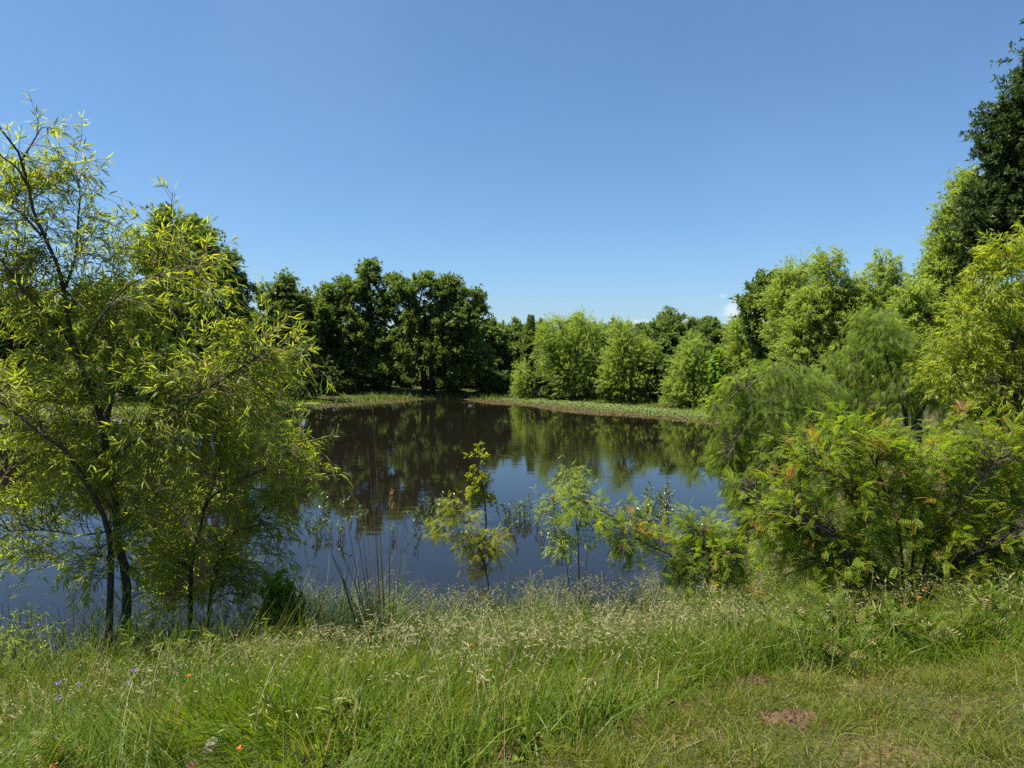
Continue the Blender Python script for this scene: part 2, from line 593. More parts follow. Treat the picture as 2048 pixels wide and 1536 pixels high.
gx = np.unique(np.concatenate([np.linspace(-900, -60, 15), np.linspace(-60, -9, 35), np.linspace(-9, 9, 65), np.linspace(9, 60, 35), np.linspace(60, 900, 15)]))
gy = np.unique(np.concatenate([np.linspace(-300, -6, 14), np.linspace(-6, 14, 72), np.linspace(14, 75, 62), np.linspace(75, 1500, 22)]))
X, Y = np.meshgrid(gx, gy)
Z = ground(X, Y)
g = Geo()
nx_, ny_ = len(gx), len(gy)
ii, jj = np.meshgrid(np.arange(nx_ - 1), np.arange(ny_ - 1))
k0 = (jj * nx_ + ii).ravel()
g.add(np.stack([X, Y, Z], -1), np.stack([k0, k0 + 1, k0 + nx_ + 1, k0 + nx_], -1))

gm, n, l, out = nodes_of('earth_and_thatch')
tcn = n.new('ShaderNodeTexCoord')
n1 = n.new('ShaderNodeTexNoise'); n1.inputs['Scale'].default_value, n1.inputs['Detail'].default_value = 2.2, 8
n2 = n.new('ShaderNodeTexNoise'); n2.inputs['Scale'].default_value, n2.inputs['Detail'].default_value = 45, 6
for q in (n1, n2):
    l.new(tcn.outputs['Object'], q.inputs['Vector'])
r1 = ramp(n, [(.35, (.035, .045, .014)), (.52, (.06, .062, .02)), (.66, (.105, .078, .036)), (.8, (.15, .09, .05))])
r2 = ramp(n, [(.3, (.35, .35, .35)), (.7, (1.3, 1.3, 1.3))])
l.new(n1.outputs['Fac'], r1.inputs[0]); l.new(n2.outputs['Fac'], r2.inputs[0])
mm = n.new('ShaderNodeMix'); mm.data_type, mm.blend_type = 'RGBA', 'MULTIPLY'; mm.inputs[0].default_value = 1
l.new(r1.outputs[0], mm.inputs[6]); l.new(r2.outputs[0], mm.inputs[7])
b = n.new('ShaderNodeBsdfPrincipled'); b.inputs['Roughness'].default_value = .95; b.inputs['Specular IOR Level'].default_value = .1
bp = n.new('ShaderNodeBump'); bp.inputs['Strength'].default_value, bp.inputs['Distance'].default_value = .8, .03
l.new(n2.outputs['Fac'], bp.inputs['Height']); l.new(bp.outputs[0], b.inputs['Normal'])
l.new(mm.outputs[2], b.inputs['Base Color']); l.new(b.outputs[0], out.inputs[0])
go = g.build('ground', gm, smooth=True, kind='structure')
go['label'] = 'grassy earth bank and land around the pond'

wm, n, l, out = nodes_of('pond_water')
b = n.new('ShaderNodeBsdfPrincipled')
b.inputs['Base Color'].default_value = (.0075, .0062, .004, 1)
b.inputs['Roughness'].default_value = .022
b.inputs['IOR'].default_value = 1.33
b.inputs['Specular IOR Level'].default_value = .5
tcn = n.new('ShaderNodeTexCoord')
mpn = n.new('ShaderNodeMapping'); mpn.inputs['Scale'].default_value = (1.0, 2.2, 1)
l.new(tcn.outputs['Object'], mpn.inputs[0])
n1 = n.new('ShaderNodeTexNoise'); n1.inputs['Scale'].default_value, n1.inputs['Detail'].default_value = 1.6, 3
n2 = n.new('ShaderNodeTexNoise'); n2.inputs['Scale'].default_value, n2.inputs['Detail'].default_value = .12, 2
l.new(mpn.outputs[0], n1.inputs['Vector']); l.new(tcn.outputs['Object'], n2.inputs['Vector'])
r2 = ramp(n, [(.42, (.25, .25, .25)), (.62, (1, 1, 1))])
l.new(n2.outputs['Fac'], r2.inputs[0])
bp = n.new('ShaderNodeBump'); bp.inputs['Distance'].default_value = .012
mw = n.new('ShaderNodeMath'); mw.operation = 'MULTIPLY'; mw.inputs[1].default_value = .33
l.new(r2.outputs[0], mw.inputs[0]); l.new(mw.outputs[0], bp.inputs['Strength'])
l.new(n1.outputs['Fac'], bp.inputs['Height']); l.new(bp.outputs[0], b.inputs['Normal'])
l.new(b.outputs[0], out.inputs[0])
g = Geo().add([(-62, 3, 0), (13, 3, 0), (13, 60, 0), (-62, 60, 0)], np.array([(0, 1, 2, 3)]))
wo = g.build('pond_water', wm, kind='structure')
wo['label'] = 'still dark pond water reflecting trees and blue sky'

# ------------------------------------------------------------------ tree builders
R0 = np.random.default_rng(11)
TRI = (np.array([(-.24, .2, .03), (.24, .3, .03), (0, 1.05, -.05)]), [np.array([(0, 1, 2)])])
TRIN = (np.array([(-.095, .2, .0), (.095, .25, .0), (0, 1, -.04)]), [np.array([(0, 1, 2)])])
ROS = [rosette(R0, 7, TRI, 1.25, .5) for _ in range(2)]
LANCE = lance(.12, .2)
LANCE_FAR = TRIN
PINN = pinnate(6, (.29, .40), .15)
FEATH = pinnate(8, (.30, .20), .25, 1.0, tri=True)


def lobe_limbs(rng, top, lobes, r, K=14, sag=.0):
    """one curved limb from the trunk top into every lobe"""
    out = []
    for c, rad in lobes:
        s = top(rng.uniform(.45, 1.0))
        d = c - s
        m = s + d * .5 + np.array([0, 0, -.05 + .12 * rng.uniform()]) * np.linalg.norm(d) + rng.normal(size=3) * .06 * np.linalg.norm(d)
        out.append(curve([s, m, c + np.array([0, 0, rad[2] * .4])], K))
    return out


def oak(name, label, base, trunks, lobes, seed, n=260, twigs=5, per=4, size=(.26, .42), mat='oak', r=.17, group=None, limb_parts=False, protos=None, shell=.35, cat='tree'):
    rng = np.random.default_rng(seed)
    root = thing(name, label, cat, base, group)
    tr = [curve(t, 16) for t in trunks]
    limbs = []
    for i, lb in enumerate(lobes):
        t = tr[i % len(tr)]
        limbs += lobe_limbs(rng, lambda u: t[int(u * 15)], [lb], r)
    tg = in_lobes(rng, lobes, n, shell)
    sec, L = fill(rng, tr + limbs, tg, 7, .3)
    tw, ti = spawn(rng, sec, L, twigs, .3, 1.0, (.3, 1.2), (.4, 1.15), (-.1, .2), 4)
    g = Geo()
    tubes(g, tr, r, r * .45, 8)
    tubes(g, limbs, r * .38, r * .1, 5)
    if limb_parts:
        g = Geo()
        tubes(g, tr, r, r * .45, 10)
        tk = g.build('trunk', M['oakbark'], root, True)
        for lm in limbs:
            g2 = Geo()
            tubes(g2, lm[None], r * .42, r * .1, 6)
            g2.build('limb', M['oakbark'], tk, True)
        g = Geo()
        tubes(g, sec, np.clip(.018 * L + .008, .01, .05), .006, 3)
        g.build('twig_network', M['oakbark'], root, kind='stuff')
    else:
        tubes(g, sec, np.clip(.018 * L + .008, .01, .05), .008, 3)
        g.build('trunk', M['oakbark'], root, True)
    g = Geo()
    ttw = rng.uniform(0, 1, len(tw))
    for pr in (protos or ROS):
        leaves(g, rng, tw, per // 2, pr, size, .25, (.2, 1.2), 0.0, .5, twig_tint=ttw)
        leaves(g, rng, sec, 2, pr, size, .55, (.3, 1.2), 0.0, .5)
    g.build('crown', M[mat], root, kind='stuff')
    return root


def willow(name, label, base, mains, lobes, seed, n=200, twigs=8, per=14, size=(.07, .12), mat='willow', r=.05, tl=(.35, .8), droop=(.1, .5), proto=None, ldroop=.35,
           group=None, branch_parts=False, shell=.3, cat='tree', lift=.35, twig_mat='twig', t0=.08, wide=(.8, 1.2), twig_tubes=True, tang=(.3, .9), up=0.0, orange=0.0, bark='bark', r1=.12, sec_leaf=True, flat=.6):
    rng = np.random.default_rng(seed)
    root = thing(name, label, cat, base, group)
    tr = [curve(np.asarray(m, float), 24) for m in mains]
    tg = in_lobes(rng, lobes, n, shell)
    sec, L = fill(rng, tr, tg, 8, lift)
    tw, ti = spawn(rng, sec, L, twigs, .25, 1.0, tang, tl, droop, 6, up)
    if branch_parts:
        for i, t in enumerate(tr):
            g = Geo()
            rr = r[i] if isinstance(r, (list, tuple)) else r
            tubes(g, t[None], rr, rr * r1, 9)
            if np.linalg.norm(t[0][:2]) < .45 and t[0][2] < .3:
                tk = g.build('trunk', M[bark], root, True)
            else:
                g.build('branch', M[bark], tk, True)
        g = Geo()
    else:
        g = Geo()
        for i, t in enumerate(tr):
            rr = r[i] if isinstance(r, (list, tuple)) else r
            tubes(g, t[None], rr, rr * r1, 7)
        g.build('trunk', M[bark], root, True)
        g = Geo()
    mt = None
    tubes(g, sec[:, [0, 2, 4, 7]], np.clip(.006 * L + .003, .003, .02), .0025, 3)
    if twig_tubes:
        tubes(g, tw[:, [0, 3, 5]], .0028, .0012, 3)
        mt, _ = spawn(rng, np.stack(tr), None, 10, .45, 1.0, (.3, .9), (tl[0] * .8, tl[1] * .8), droop, 6, up)
        tubes(g, mt[:, [0, 3, 5]], .0028, .0012, 3)
    g.build('twig_network', M[twig_mat], root, kind='stuff')
    g = Geo()
    ttw = rng.uniform(0, .9, len(tw))
    if orange:
        # young shoot tips at the outside of the bush turn orange, whole sprays at a time
        ttw = np.where(rng.uniform(size=len(tw)) < orange, rng.uniform(.92, 1.0, len(tw)), ttw)
    pr = proto or LANCE
    leaves(g, rng, tw, per, pr, size, t0, (.35, 1.0), ldroop, flat, twig_tint=ttw, wide=wide)
    if mt is not None:
        leaves(g, rng, mt, per, pr, size, t0, (.35, 1.1), ldroop, flat, tint=(0, .88), wide=wide)
    if sec_leaf:
        leaves(g, rng, sec, max(2, per // 2), pr, size, .5, (.4, 1.1), ldroop, flat, wide=wide, tint=(0, .85))
    g.build('crown', M[mat], root, kind='stuff')
    return root


def gz(x, y):
    return float(ground(np.array([x]), np.array([y]))[0])


def gbase(px, Y, sink=.05):
    x = (px - 1024) / F * Y
    return np.array((x, Y, gz(x, Y) - sink))


def loc(pts, base):
    """control points (px, py, Y) to world, local to base"""
    return [at(*p) - base for p in pts]


# ------------------------------------------------------------------ near willow at the water's edge
B = np.array((at(238, 1240, 6.4)[0], 6.4, gz(at(238, 1240, 6.4)[0], 6.4) - .05))
z0 = np.zeros(3)
mains = [
    [z0 + (.03, 0, 0)] + loc([(254, 1161, 6.4), (239, 1110, 6.4), (230, 1000, 6.4), (215, 922, 6.4), (203, 837, 6.35), (171, 751, 6.3), (143, 678, 6.25), (126, 569, 6.2), (106, 508, 6.15), (68, 426, 6.1), (44, 320, 6.0), (0, 255, 5.9), (-60, 210, 5.8)], B),
    [z0 - (.1, .05, 0)] + loc([(222, 1144, 6.3), (219, 1076, 6.2), (205, 1025, 6.15), (181, 980, 6.1), (157, 940, 6.0), (130, 900, 5.95), (82, 867, 5.9), (0, 803, 5.8), (-120, 730, 5.6), (-220, 640, 5.5)], B),
    loc([(143, 689, 6.25), (99, 634, 6.1), (44, 580, 6.0), (0, 518, 5.9), (-80, 440, 5.8)], B),
    loc([(131, 575, 6.2), (150, 514, 6.3), (157, 432, 6.4), (160, 388, 6.45), (150, 325, 6.5), (156, 295, 6.5)], B),
    loc([(82, 470, 6.1), (45, 430, 6.2), (0, 395, 6.3), (-60, 340, 6.4)], B),
    loc([(55, 371, 6.0), (34, 337, 5.9), (0, 309, 5.8), (-50, 260, 5.7)], B),
    loc([(44, 320, 6.0), (68, 280, 6.1), (85, 255, 6.15), (104, 262, 6.3)], B),
    loc([(210, 880, 6.35), (219, 816, 6.5), (246, 727, 6.6), (297, 593, 6.8), (325, 528, 6.9), (340, 450, 7.0), (345, 385, 7.0)], B),
    loc([(218, 800, 6.5), (219, 695, 6.7), (212, 637, 6.8), (225, 540, 6.9), (240, 450, 7.0)], B),
    loc([(160, 720, 6.28), (200, 640, 6.0), (260, 569, 5.8), (342, 541, 5.7), (420, 500, 5.6)], B),
    loc([(215, 922, 6.4), (307, 854, 6.2), (355, 816, 6.1), (471, 744, 5.9), (540, 700, 5.8), (600, 690, 5.7)], B),
    loc([(225, 960, 6.4), (330, 905, 6.8), (430, 830, 7.1), (520, 750, 7.3), (570, 660, 7.4)], B),
    loc([(236, 1059, 6.4), (160, 1070, 6.2), (90, 1060, 6.1), (0, 1062, 6.0), (-80, 1050, 5.9)], B),
    loc([(222, 1120, 6.3), (170, 1120, 6.5), (100, 1125, 6.7), (20, 1118, 6.9)], B),
]
WR = [.047, .037, .016, .014, .012, .010, .010, .022, .016, .011, .014, .014, .009, .008]
lobes = px_lobes([(105, 330, 60, 45), (60, 390, 70, 65), (160, 380, 50, 60), (30, 500, 90, 80), (150, 510, 80, 70), (260, 500, 70, 55, .4), (340, 480, 60, 45, .4), (60, 640, 110, 80), (220, 620, 100, 80),
                  (350, 600, 80, 70, .3), (420, 560, 50, 50, -.4), (100, 780, 130, 90), (280, 740, 110, 80), (430, 740, 90, 70), (530, 690, 80, 60, -.3), (560, 735, 60, 50, -.4), (60, 890, 110, 60),
                  (200, 890, 100, 70), (350, 860, 110, 80), (480, 830, 100, 60, .4), (560, 850, 60, 50, -.3), (60, 1010, 110, 50), (280, 990, 90, 60), (130, 970, 100, 60), (20, 1090, 90, 30), (250, 1080, 70, 50), (180, 1130, 60, 50), (290, 1160, 60, 40)], 6.3, B, .9)
willow('black_willow', 'tall young black willow with several slender dark stems leaning over the near bank', B, mains, lobes, 1, n=540, twigs=5, per=9, size=(.07, .115), r=WR,
       tl=(.2, .6), droop=(-.1, .4), ldroop=.14, flat=1.0, branch_parts=True, shell=.05, tang=(.25, 1.2))

B = np.array((at(378, 1215, 6.9)[0], 6.9, gz(at(378, 1215, 6.9)[0], 6.9) - .05))
mains = [[z0] + loc([(383, 1127, 6.9), (396, 1076, 6.9), (407, 1025, 6.9), (420, 997, 6.9), (455, 973, 6.8), (513, 946, 6.7), (560, 915, 6.6), (610, 885, 6.5)], B),
         loc([(408, 1022, 6.9), (434, 946, 7.0), (455, 905, 7.1), (478, 864, 7.2), (490, 800, 7.3)], B),
         [z0 + (.1, .1, 0)] + loc([(430, 1130, 7.0), (480, 1060, 7.1), (540, 1010, 7.2), (590, 960, 7.3)], B),
         loc([(395, 1080, 6.9), (340, 1020, 7.1), (300, 950, 7.2)], B)]
lobes = px_lobes([(440, 900, 80, 60), (540, 900, 70, 50), (590, 885, 55, 40, -.3), (420, 990, 90, 50), (520, 980, 80, 45), (600, 960, 50, 45), (340, 1020, 70, 60), (440, 1070, 70, 40), (560, 1040, 70, 50), (590, 1090, 40, 40), (380, 1110, 70, 40), (480, 1130, 70, 30), (320, 1130, 50, 40), (440, 1170, 80, 25), (350, 1180, 70, 30), (520, 1160, 60, 25), (300, 1090, 60, 40)], 6.9, B, .9)
willow('willow_sapling', 'low spreading willow with arching stems at the foot of the tall willow', B, mains, lobes, 2, n=210, twigs=4, per=8, size=(.07, .12), r=[.028, .018, .02, .014],
       tl=(.25, .6), droop=(-.1, .4), ldroop=.12, flat=1.0, branch_parts=True, shell=.05, cat='shrub', tang=(.2, 1.2))

# ------------------------------------------------------------------ oaks across the pond
B = gbase(765, 58)
oak('post_oak', 'tall oak with a knobbly pointed top and forked dark trunk across the pond', B,
    [[z0] + loc([(762, 740, 57), (752, 690, 57), (742, 630, 57), (738, 570, 57)], B), [z0 + (.3, .1, 0)] + loc([(785, 745, 57), (800, 700, 57.3), (805, 640, 57.5)], B)],
    px_lobes([(742, 545, 24, 28), (722, 585, 26, 24), (680, 580, 30, 28), (650, 600, 25, 25), (790, 575, 30, 28), (765, 615, 34, 26), (690, 640, 50, 36), (640, 660, 40, 40), (730, 680, 60, 30), (790, 660, 40, 40), (680, 715, 50, 30), (760, 735, 40, 20)], 57, B), 21, n=500, r=.30, size=(.19, .31), twigs=6, limb_parts=True)
B = gbase(856, 57.5)
oak('post_oak', 'broad round oak with twin trunks standing beside the pointed oak', B,
    [[z0 - (.25, 0, 0)] + loc([(846, 730, 56), (844, 660, 56), (850, 600, 56)], B), [z0 + (.35, .1, 0)] + loc([(864, 730, 56), (868, 680, 56.4), (890, 620, 56.6)], B)],
    px_lobes([(850, 570, 30, 26), (815, 590, 28, 26), (895, 580, 34, 26), (940, 600, 32, 28), (950, 645, 30, 36), (900, 640, 46, 36), (845, 645, 44, 36), (930, 700, 44, 36), (870, 705, 50, 34), (820, 715, 34, 34), (960, 720, 28, 30), (910, 745, 40, 20)], 56, B), 22, n=510, r=.28, size=(.19, .31), twigs=6, limb_parts=True)
B = gbase(575, 55)
oak('post_oak', 'dark oak with a small crooked peak behind the low green bush across the pond', B,
    [[z0] + loc([(572, 720, 55), (570, 650, 55), (568, 600, 55)], B)],
    px_lobes([(572, 572, 20, 22), (540, 600, 26, 24), (600, 610, 26, 26), (570, 640, 44, 34), (530, 670, 36, 36), (610, 680, 36, 40), (570, 720, 50, 36), (640, 640, 24, 30)], 55, B), 23, n=330, r=.24, size=(.19, .31), twigs=6)
B = gbase(410, 43)
oak('post_oak', 'largest dark oak rising behind the near willow on the far left shore'.replace('far left shore', 'opposite shore'), B,
    [[z0] + loc([(408, 720, 43), (400, 640, 43), (395, 540, 43)], B), [z0 + (.3, .1, 0)] + loc([(440, 700, 43), (455, 620, 43.4)], B)],
    px_lobes([(335, 455, 40, 32), (385, 470, 40, 34), (415, 495, 26, 34), (300, 520, 50, 40), (455, 540, 42, 36), (380, 550, 60, 46), (480, 590, 26, 36), (320, 620, 60, 50), (430, 630, 60, 46), (390, 700, 80, 40), (470, 690, 40, 40), (300, 700, 60, 40)], 43, B), 24, n=420, r=.3, size=(.19, .30), twigs=6)

# oaks of the background wood: a few kinds, copied
def bg_oak(seed, h, w, label, squat=1.0):
    rng = np.random.default_rng(seed)
    lb = []
    for i in range(9):
        a = i * 2.4
        rr = w * .5 * math.sqrt(rng.uniform(.1, 1)) * .75
        z = h * (.42 + .42 * rng.uniform()) * (1 - .12 * (rr / w) ** 2)
        lb.append((np.array((math.cos(a) * rr, math.sin(a) * rr, z)), np.array((w * .24, w * .24, h * .15)) * rng.uniform(.8, 1.2)))
    lb.append((np.array((rng.uniform(-.5, .5), 0, h * .86)), np.array((w * .2, w * .2, h * .13))))
    lb.append((np.array((w * .2, 0, h * .3)), np.array((w * .3, w * .3, h * .12))))
    lb.append((np.array((-w * .2, -.3, h * .28)), np.array((w * .3, w * .3, h * .12))))
    return oak('oak_tree', label, (0, 0, 0), [[z0, (rng.uniform(-.2, .2), 0, h * .3), (rng.uniform(-.4, .4), .1, h * .6)]], lb, seed, n=110, twigs=5, r=.17, size=(.32, .5), mat='oak_back', shell=.4)


LB_BG = 'dark rounded oak in the wood behind the pond'
LB_TALL = 'background oak standing taller than the wood around it beyond the pond willows'
protos = [bg_oak(31 + i, (7.4, 8.6, 7.8, 9.2)[i], (6.5, 7.0, 8.0, 7.5)[i], LB_BG) for i in range(4)]
rng = np.random.default_rng(5)
spots = []
for px, Y, top in ((20, 58, 575), (-90, 54, 560), (110, 60, 590), (210, 56, 560), (270, 50, 560), (490, 60, 620), (520, 68, 640), (655, 66, 650), (985, 63, 640), (1020, 68, 640), (1055, 64, 655), (1085, 74, 640), (1115, 66, 655), (1165, 72, 632),
                   (1200, 64, 650), (1230, 80, 640), (1270, 70, 648), (1290, 62, 668), (1310, 78, 646), (1385, 66, 655), (1400, 80, 645), (1430, 58, 640), (1460, 66, 650), (1420, 74, 636), (1500, 76, 636), (1525, 60, 650), (1570, 66, 640),
                   (1330, 56, 690), (1300, 52, 715), (925, 66, 660), (720, 70, 640), (820, 72, 650), (1620, 60, 620), (1700, 64, 610), (1800, 60, 600), (1900, 58, 580), (2010, 60, 570), (1440, 48, 680), (1345, 70, 618),
                   (-200, 60, 570), (-320, 56, 560), (2130, 58, 560), (2260, 60, 570)):
    x = (px - 1024) / F * Y
    z = gz(x, Y)
    need = (720 - top) / F * Y + CAMZ - z
    spots.append((px, Y, top, x, z, need))
used = [False] * 4
hts = (7.4, 8.6, 7.8, 9.2)
for i, (px, Y, top, x, z, need) in enumerate(spots):
    k = i % 4
    s = need / (hts[k] * 1.0)
    where = ('behind the tall near willow' if px < 480 else 'behind the pointed and twin-trunked oaks' if px < 1056 else 'behind the willows of the opposite shore' if px < 1480 else 'behind the side bank willows and mesquites')
    label, group = (LB_TALL, None) if px == 1345 else ('dark rounded oak of the background wood ' + where, 'background oaks ' + where)
    if not used[k]:
        o = protos[k]
        used[k] = True
        o.location, o.rotation_euler, o.scale = (x, Y, z - .05), (0, 0, rng.uniform(0, 6)), (s * rng.uniform(.95, 1.2),) * 2 + (s,)
        o['label'] = label
        o['group'] = group
    else:
        o = dup(protos[k], (x, Y, z - .05), rng.uniform(0, 6), (s * rng.uniform(.95, 1.25),) * 2 + (s,), label, group)
    if px == 1345:
        del o['group']

# eastern red cedar tip among the oaks
B = gbase(1062, 62)
rng = np.random.default_rng(8)
root = thing('red_cedar', 'narrow pointed cedar poking above the oaks behind the pond', 'tree', B)
h = (720 - 633) / F * 62 + CAMZ - B[2]
g = Geo(); tubes(g, curve([z0, (0, 0, h * .5), (0, 0, h)], 12)[None], .12, .01, 6); g.build('trunk', M['oakbark'], root, True)
t = rng.uniform(.15, 1, 420) ** .8
P = np.stack([np.zeros(420), np.zeros(420), t * h], -1)
a = rng.uniform(0, 6.28, 420)
br = shoots(rng, P, nrm(np.stack([np.cos(a), np.sin(a), np.full(420, .5)], -1)), (1.02 - t) * h * .22 + .12, .1, 5)
g = Geo(); leaves(g, rng, br, 14, rhomb(.3), (.14, .3), .1, (.3, .9), 0, .8); g.build('crown', M['oak_back'], root, kind='stuff')

# ------------------------------------------------------------------ willow bushes along the far shore
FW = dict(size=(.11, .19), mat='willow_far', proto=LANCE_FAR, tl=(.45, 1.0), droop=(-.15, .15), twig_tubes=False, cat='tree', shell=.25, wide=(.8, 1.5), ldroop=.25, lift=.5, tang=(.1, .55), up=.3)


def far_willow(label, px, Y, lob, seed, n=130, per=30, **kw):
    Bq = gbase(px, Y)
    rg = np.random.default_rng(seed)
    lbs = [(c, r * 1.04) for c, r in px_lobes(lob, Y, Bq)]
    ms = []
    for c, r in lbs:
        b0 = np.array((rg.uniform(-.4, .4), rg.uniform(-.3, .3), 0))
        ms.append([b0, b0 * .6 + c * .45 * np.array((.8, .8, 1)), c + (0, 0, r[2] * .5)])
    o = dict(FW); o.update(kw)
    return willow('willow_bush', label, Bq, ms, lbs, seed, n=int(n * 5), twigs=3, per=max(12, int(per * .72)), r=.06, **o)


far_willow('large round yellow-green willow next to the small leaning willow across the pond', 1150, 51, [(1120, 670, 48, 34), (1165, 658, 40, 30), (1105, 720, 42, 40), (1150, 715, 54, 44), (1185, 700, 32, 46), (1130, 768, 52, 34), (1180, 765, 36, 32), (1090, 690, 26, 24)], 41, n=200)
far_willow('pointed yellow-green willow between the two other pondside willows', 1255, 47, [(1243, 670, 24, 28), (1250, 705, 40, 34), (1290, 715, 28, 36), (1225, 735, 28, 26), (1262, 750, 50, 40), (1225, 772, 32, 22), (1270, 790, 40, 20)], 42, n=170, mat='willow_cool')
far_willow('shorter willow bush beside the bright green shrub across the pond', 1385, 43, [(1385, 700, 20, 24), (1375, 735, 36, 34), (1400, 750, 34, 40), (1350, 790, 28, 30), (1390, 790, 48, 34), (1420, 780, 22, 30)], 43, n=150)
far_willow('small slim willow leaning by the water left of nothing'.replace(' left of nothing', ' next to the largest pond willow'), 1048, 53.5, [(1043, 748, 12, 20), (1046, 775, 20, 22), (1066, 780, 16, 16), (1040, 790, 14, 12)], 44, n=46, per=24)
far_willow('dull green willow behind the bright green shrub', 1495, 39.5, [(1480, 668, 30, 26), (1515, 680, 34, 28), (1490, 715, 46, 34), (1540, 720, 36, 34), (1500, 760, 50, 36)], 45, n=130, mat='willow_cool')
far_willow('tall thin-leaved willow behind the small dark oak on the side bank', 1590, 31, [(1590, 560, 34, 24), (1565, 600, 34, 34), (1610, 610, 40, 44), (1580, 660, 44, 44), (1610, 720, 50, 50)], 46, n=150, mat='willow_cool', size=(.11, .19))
B = gbase(1452, 40)
willow('bright_shrub', 'vivid lime-green leafy shrub among the willows across the pond', B, [[z0, c * .5, c] for c, _ in px_lobes([(1440, 725, 15, 15), (1470, 730, 15, 15), (1450, 750, 15, 15)], 40, B)],
       px_lobes([(1438, 728, 18, 22), (1468, 722, 16, 18), (1455, 752, 30, 24), (1470, 780, 24, 22)], 40, B), 47, n=70, twigs=6, per=10, size=(.16, .3), mat='bright', proto=oval(.5), tl=(.3, .6), twig_tubes=False, cat='shrub', ldroop=.1)
B = gbase(1545, 35)
oak('small_oak', 'small dark oak squeezed between light willows on the side bank', B, [[z0] + loc([(1545, 700, 35), (1540, 640, 35)], B)],
    px_lobes([(1535, 590, 22, 22), (1515, 615, 18, 24), (1550, 630, 30, 30), (1525, 655, 24, 28), (1560, 690, 40, 40)], 35, B), 48, n=170, r=.14, size=(.22, .36), twigs=6)

# shrubs below the trees across the pond
def shrub(seed, label, h=2.0, w=2.2, mat='oak_back', size=(.16, .3)):
    rg = np.random.default_rng(seed)
    lb = [(np.array((rg.uniform(-.4, .4) * w, rg.uniform(-.3, .3) * w, h * rg.uniform(.35, .75))), np.array((w * .3, w * .3, h * .28))) for _ in range(6)]
    return willow('shore_shrub', label, (0, 0, 0), [[z0, c * .5, c] for c, _ in lb], lb, seed, n=70, twigs=5, per=12, size=size, mat=mat, proto=rhomb(.45), tl=(.3, .6), twig_tubes=False, cat='shrub', r=.03, ldroop=.05, group='shrubs along the opposite shore')


LS = 'low dark-leaved shrub growing under the trees across the pond'
sp = [shrub(51, LS), shrub(52, LS, 1.6, 2.6), shrub(53, LS, 2.4, 2.0)]
rng = np.random.default_rng(6)
k = 0
used = [False] * 3
sspots = [(px, Y, s) for px, Y, s in [(640, 53.5, .8), (705, 58, 1.0), (735, 62, .9), (795, 63, .8), (900, 58.5, .7), (935, 60, 1.0), (968, 59, 1.0), (1000, 58, 1.2), (1085, 53.5, .9), (1110, 52, .7), (1205, 50, .9), (1222, 48, .7), (1318, 46.5, 1.2), (1335, 49, 1.6),
           (1310, 50, 1.8), (1440, 43, .9), (480, 50, 1.1), (430, 47, 1.0), (540, 51, 1.2), (350, 46, 1.2), (250, 46, 1.3), (150, 46, 1.3), (50, 46, 1.3), (-50, 46, 1.3), (520, 57, 1.6), (1470, 41, 1.0), (1020, 62, 1.3), (880, 66, 1.2), (830, 68, 1.2), (770, 68, 1.3), (690, 66, 1.4), (950, 66, 1.4), (815, 59.5, .5), (880, 59.8, .55), (745, 58.5, .6), (720, 56.5, .55), (690, 55, .7), (910, 60.5, .8), (985, 57, .7), (1020, 56.5, .8), (800, 62, 1.1), (840, 64, 1.3), (1135, 56, 1.3), (1190, 54, 1.4), (1215, 57, 1.5), (1280, 53, 1.3), (1300, 56, 1.5), (1350, 52, 1.3), (1370, 55, 1.5), (1420, 50, 1.3), (1100, 60, 1.5), (865, 60.5, .9), (830, 61, .9), (780, 60.5, .9)]]
for px, Y, s in sspots:
    x = (px - 1024) / F * Y
    P = (x, Y, gz(x, Y) - .08)
    where = ('behind the tall near willow' if px < 560 else 'under the big oaks' if px < 1056 else 'between the willows of the opposite shore')
    lab, grp = 'low dark-leaved shrub growing ' + where + ' across the pond', 'shore shrubs ' + where
    if not used[k % 3]:
        o = sp[k % 3]; used[k % 3] = True
        o.location, o.scale = P, (s,) * 3
        o['label'], o['group'] = lab, grp
    else:
        dup(sp[k % 3], P, rng.uniform(0, 6), s, lab, grp)
    k += 1
B = gbase(600, 50)
willow('leafy_bush', 'soft mid-green bush at the water across the pond below the crooked oak', B, [[z0, c * .5, c] for c, _ in px_lobes([(600, 720, 30, 30), (560, 750, 30, 30), (640, 750, 30, 30)], 50, B)],
       px_lobes([(605, 715, 34, 28), (575, 745, 34, 30), (640, 740, 34, 28), (600, 775, 50, 24), (660, 760, 24, 24), (620, 690, 26, 18)], 50, B), 54, n=130, twigs=7, per=16, size=(.16, .28), mat='shrub', proto=rhomb(.35), tl=(.4, .8), twig_tubes=False, cat='shrub')

# ------------------------------------------------------------------ trees of the side bank
RW = dict(shell=.25, size=(.10, .17), mat='willow_cool', proto=TRIN, twig_tubes=False, ldroop=.4, lift=.5, tang=(.15, .6), up=.25, wide=(.9, 1.5), droop=(-.05, .35))


def side_willow(label, px, Y, lob, seed, n, per, **kw):
    Bq = gbase(px, Y)
    lbs = px_lobes(lob, Y, Bq)
    rg = np.random.default_rng(seed)
    ms = []
    for c, r in lbs:
        b0 = np.array((rg.uniform(-.3, .3), rg.uniform(-.2, .2), 0))
        ms.append([b0, b0 * .5 + c * .5 * np.array((.75, .75, 1)), c + (0, 0, r[2] * .5)])
    o = dict(RW); o.update(kw)
    return willow('willow_tree', label, Bq, ms, lbs, seed, n=n, twigs=o.pop('twigs', 5), per=per, r=o.pop('r', .07), **o)


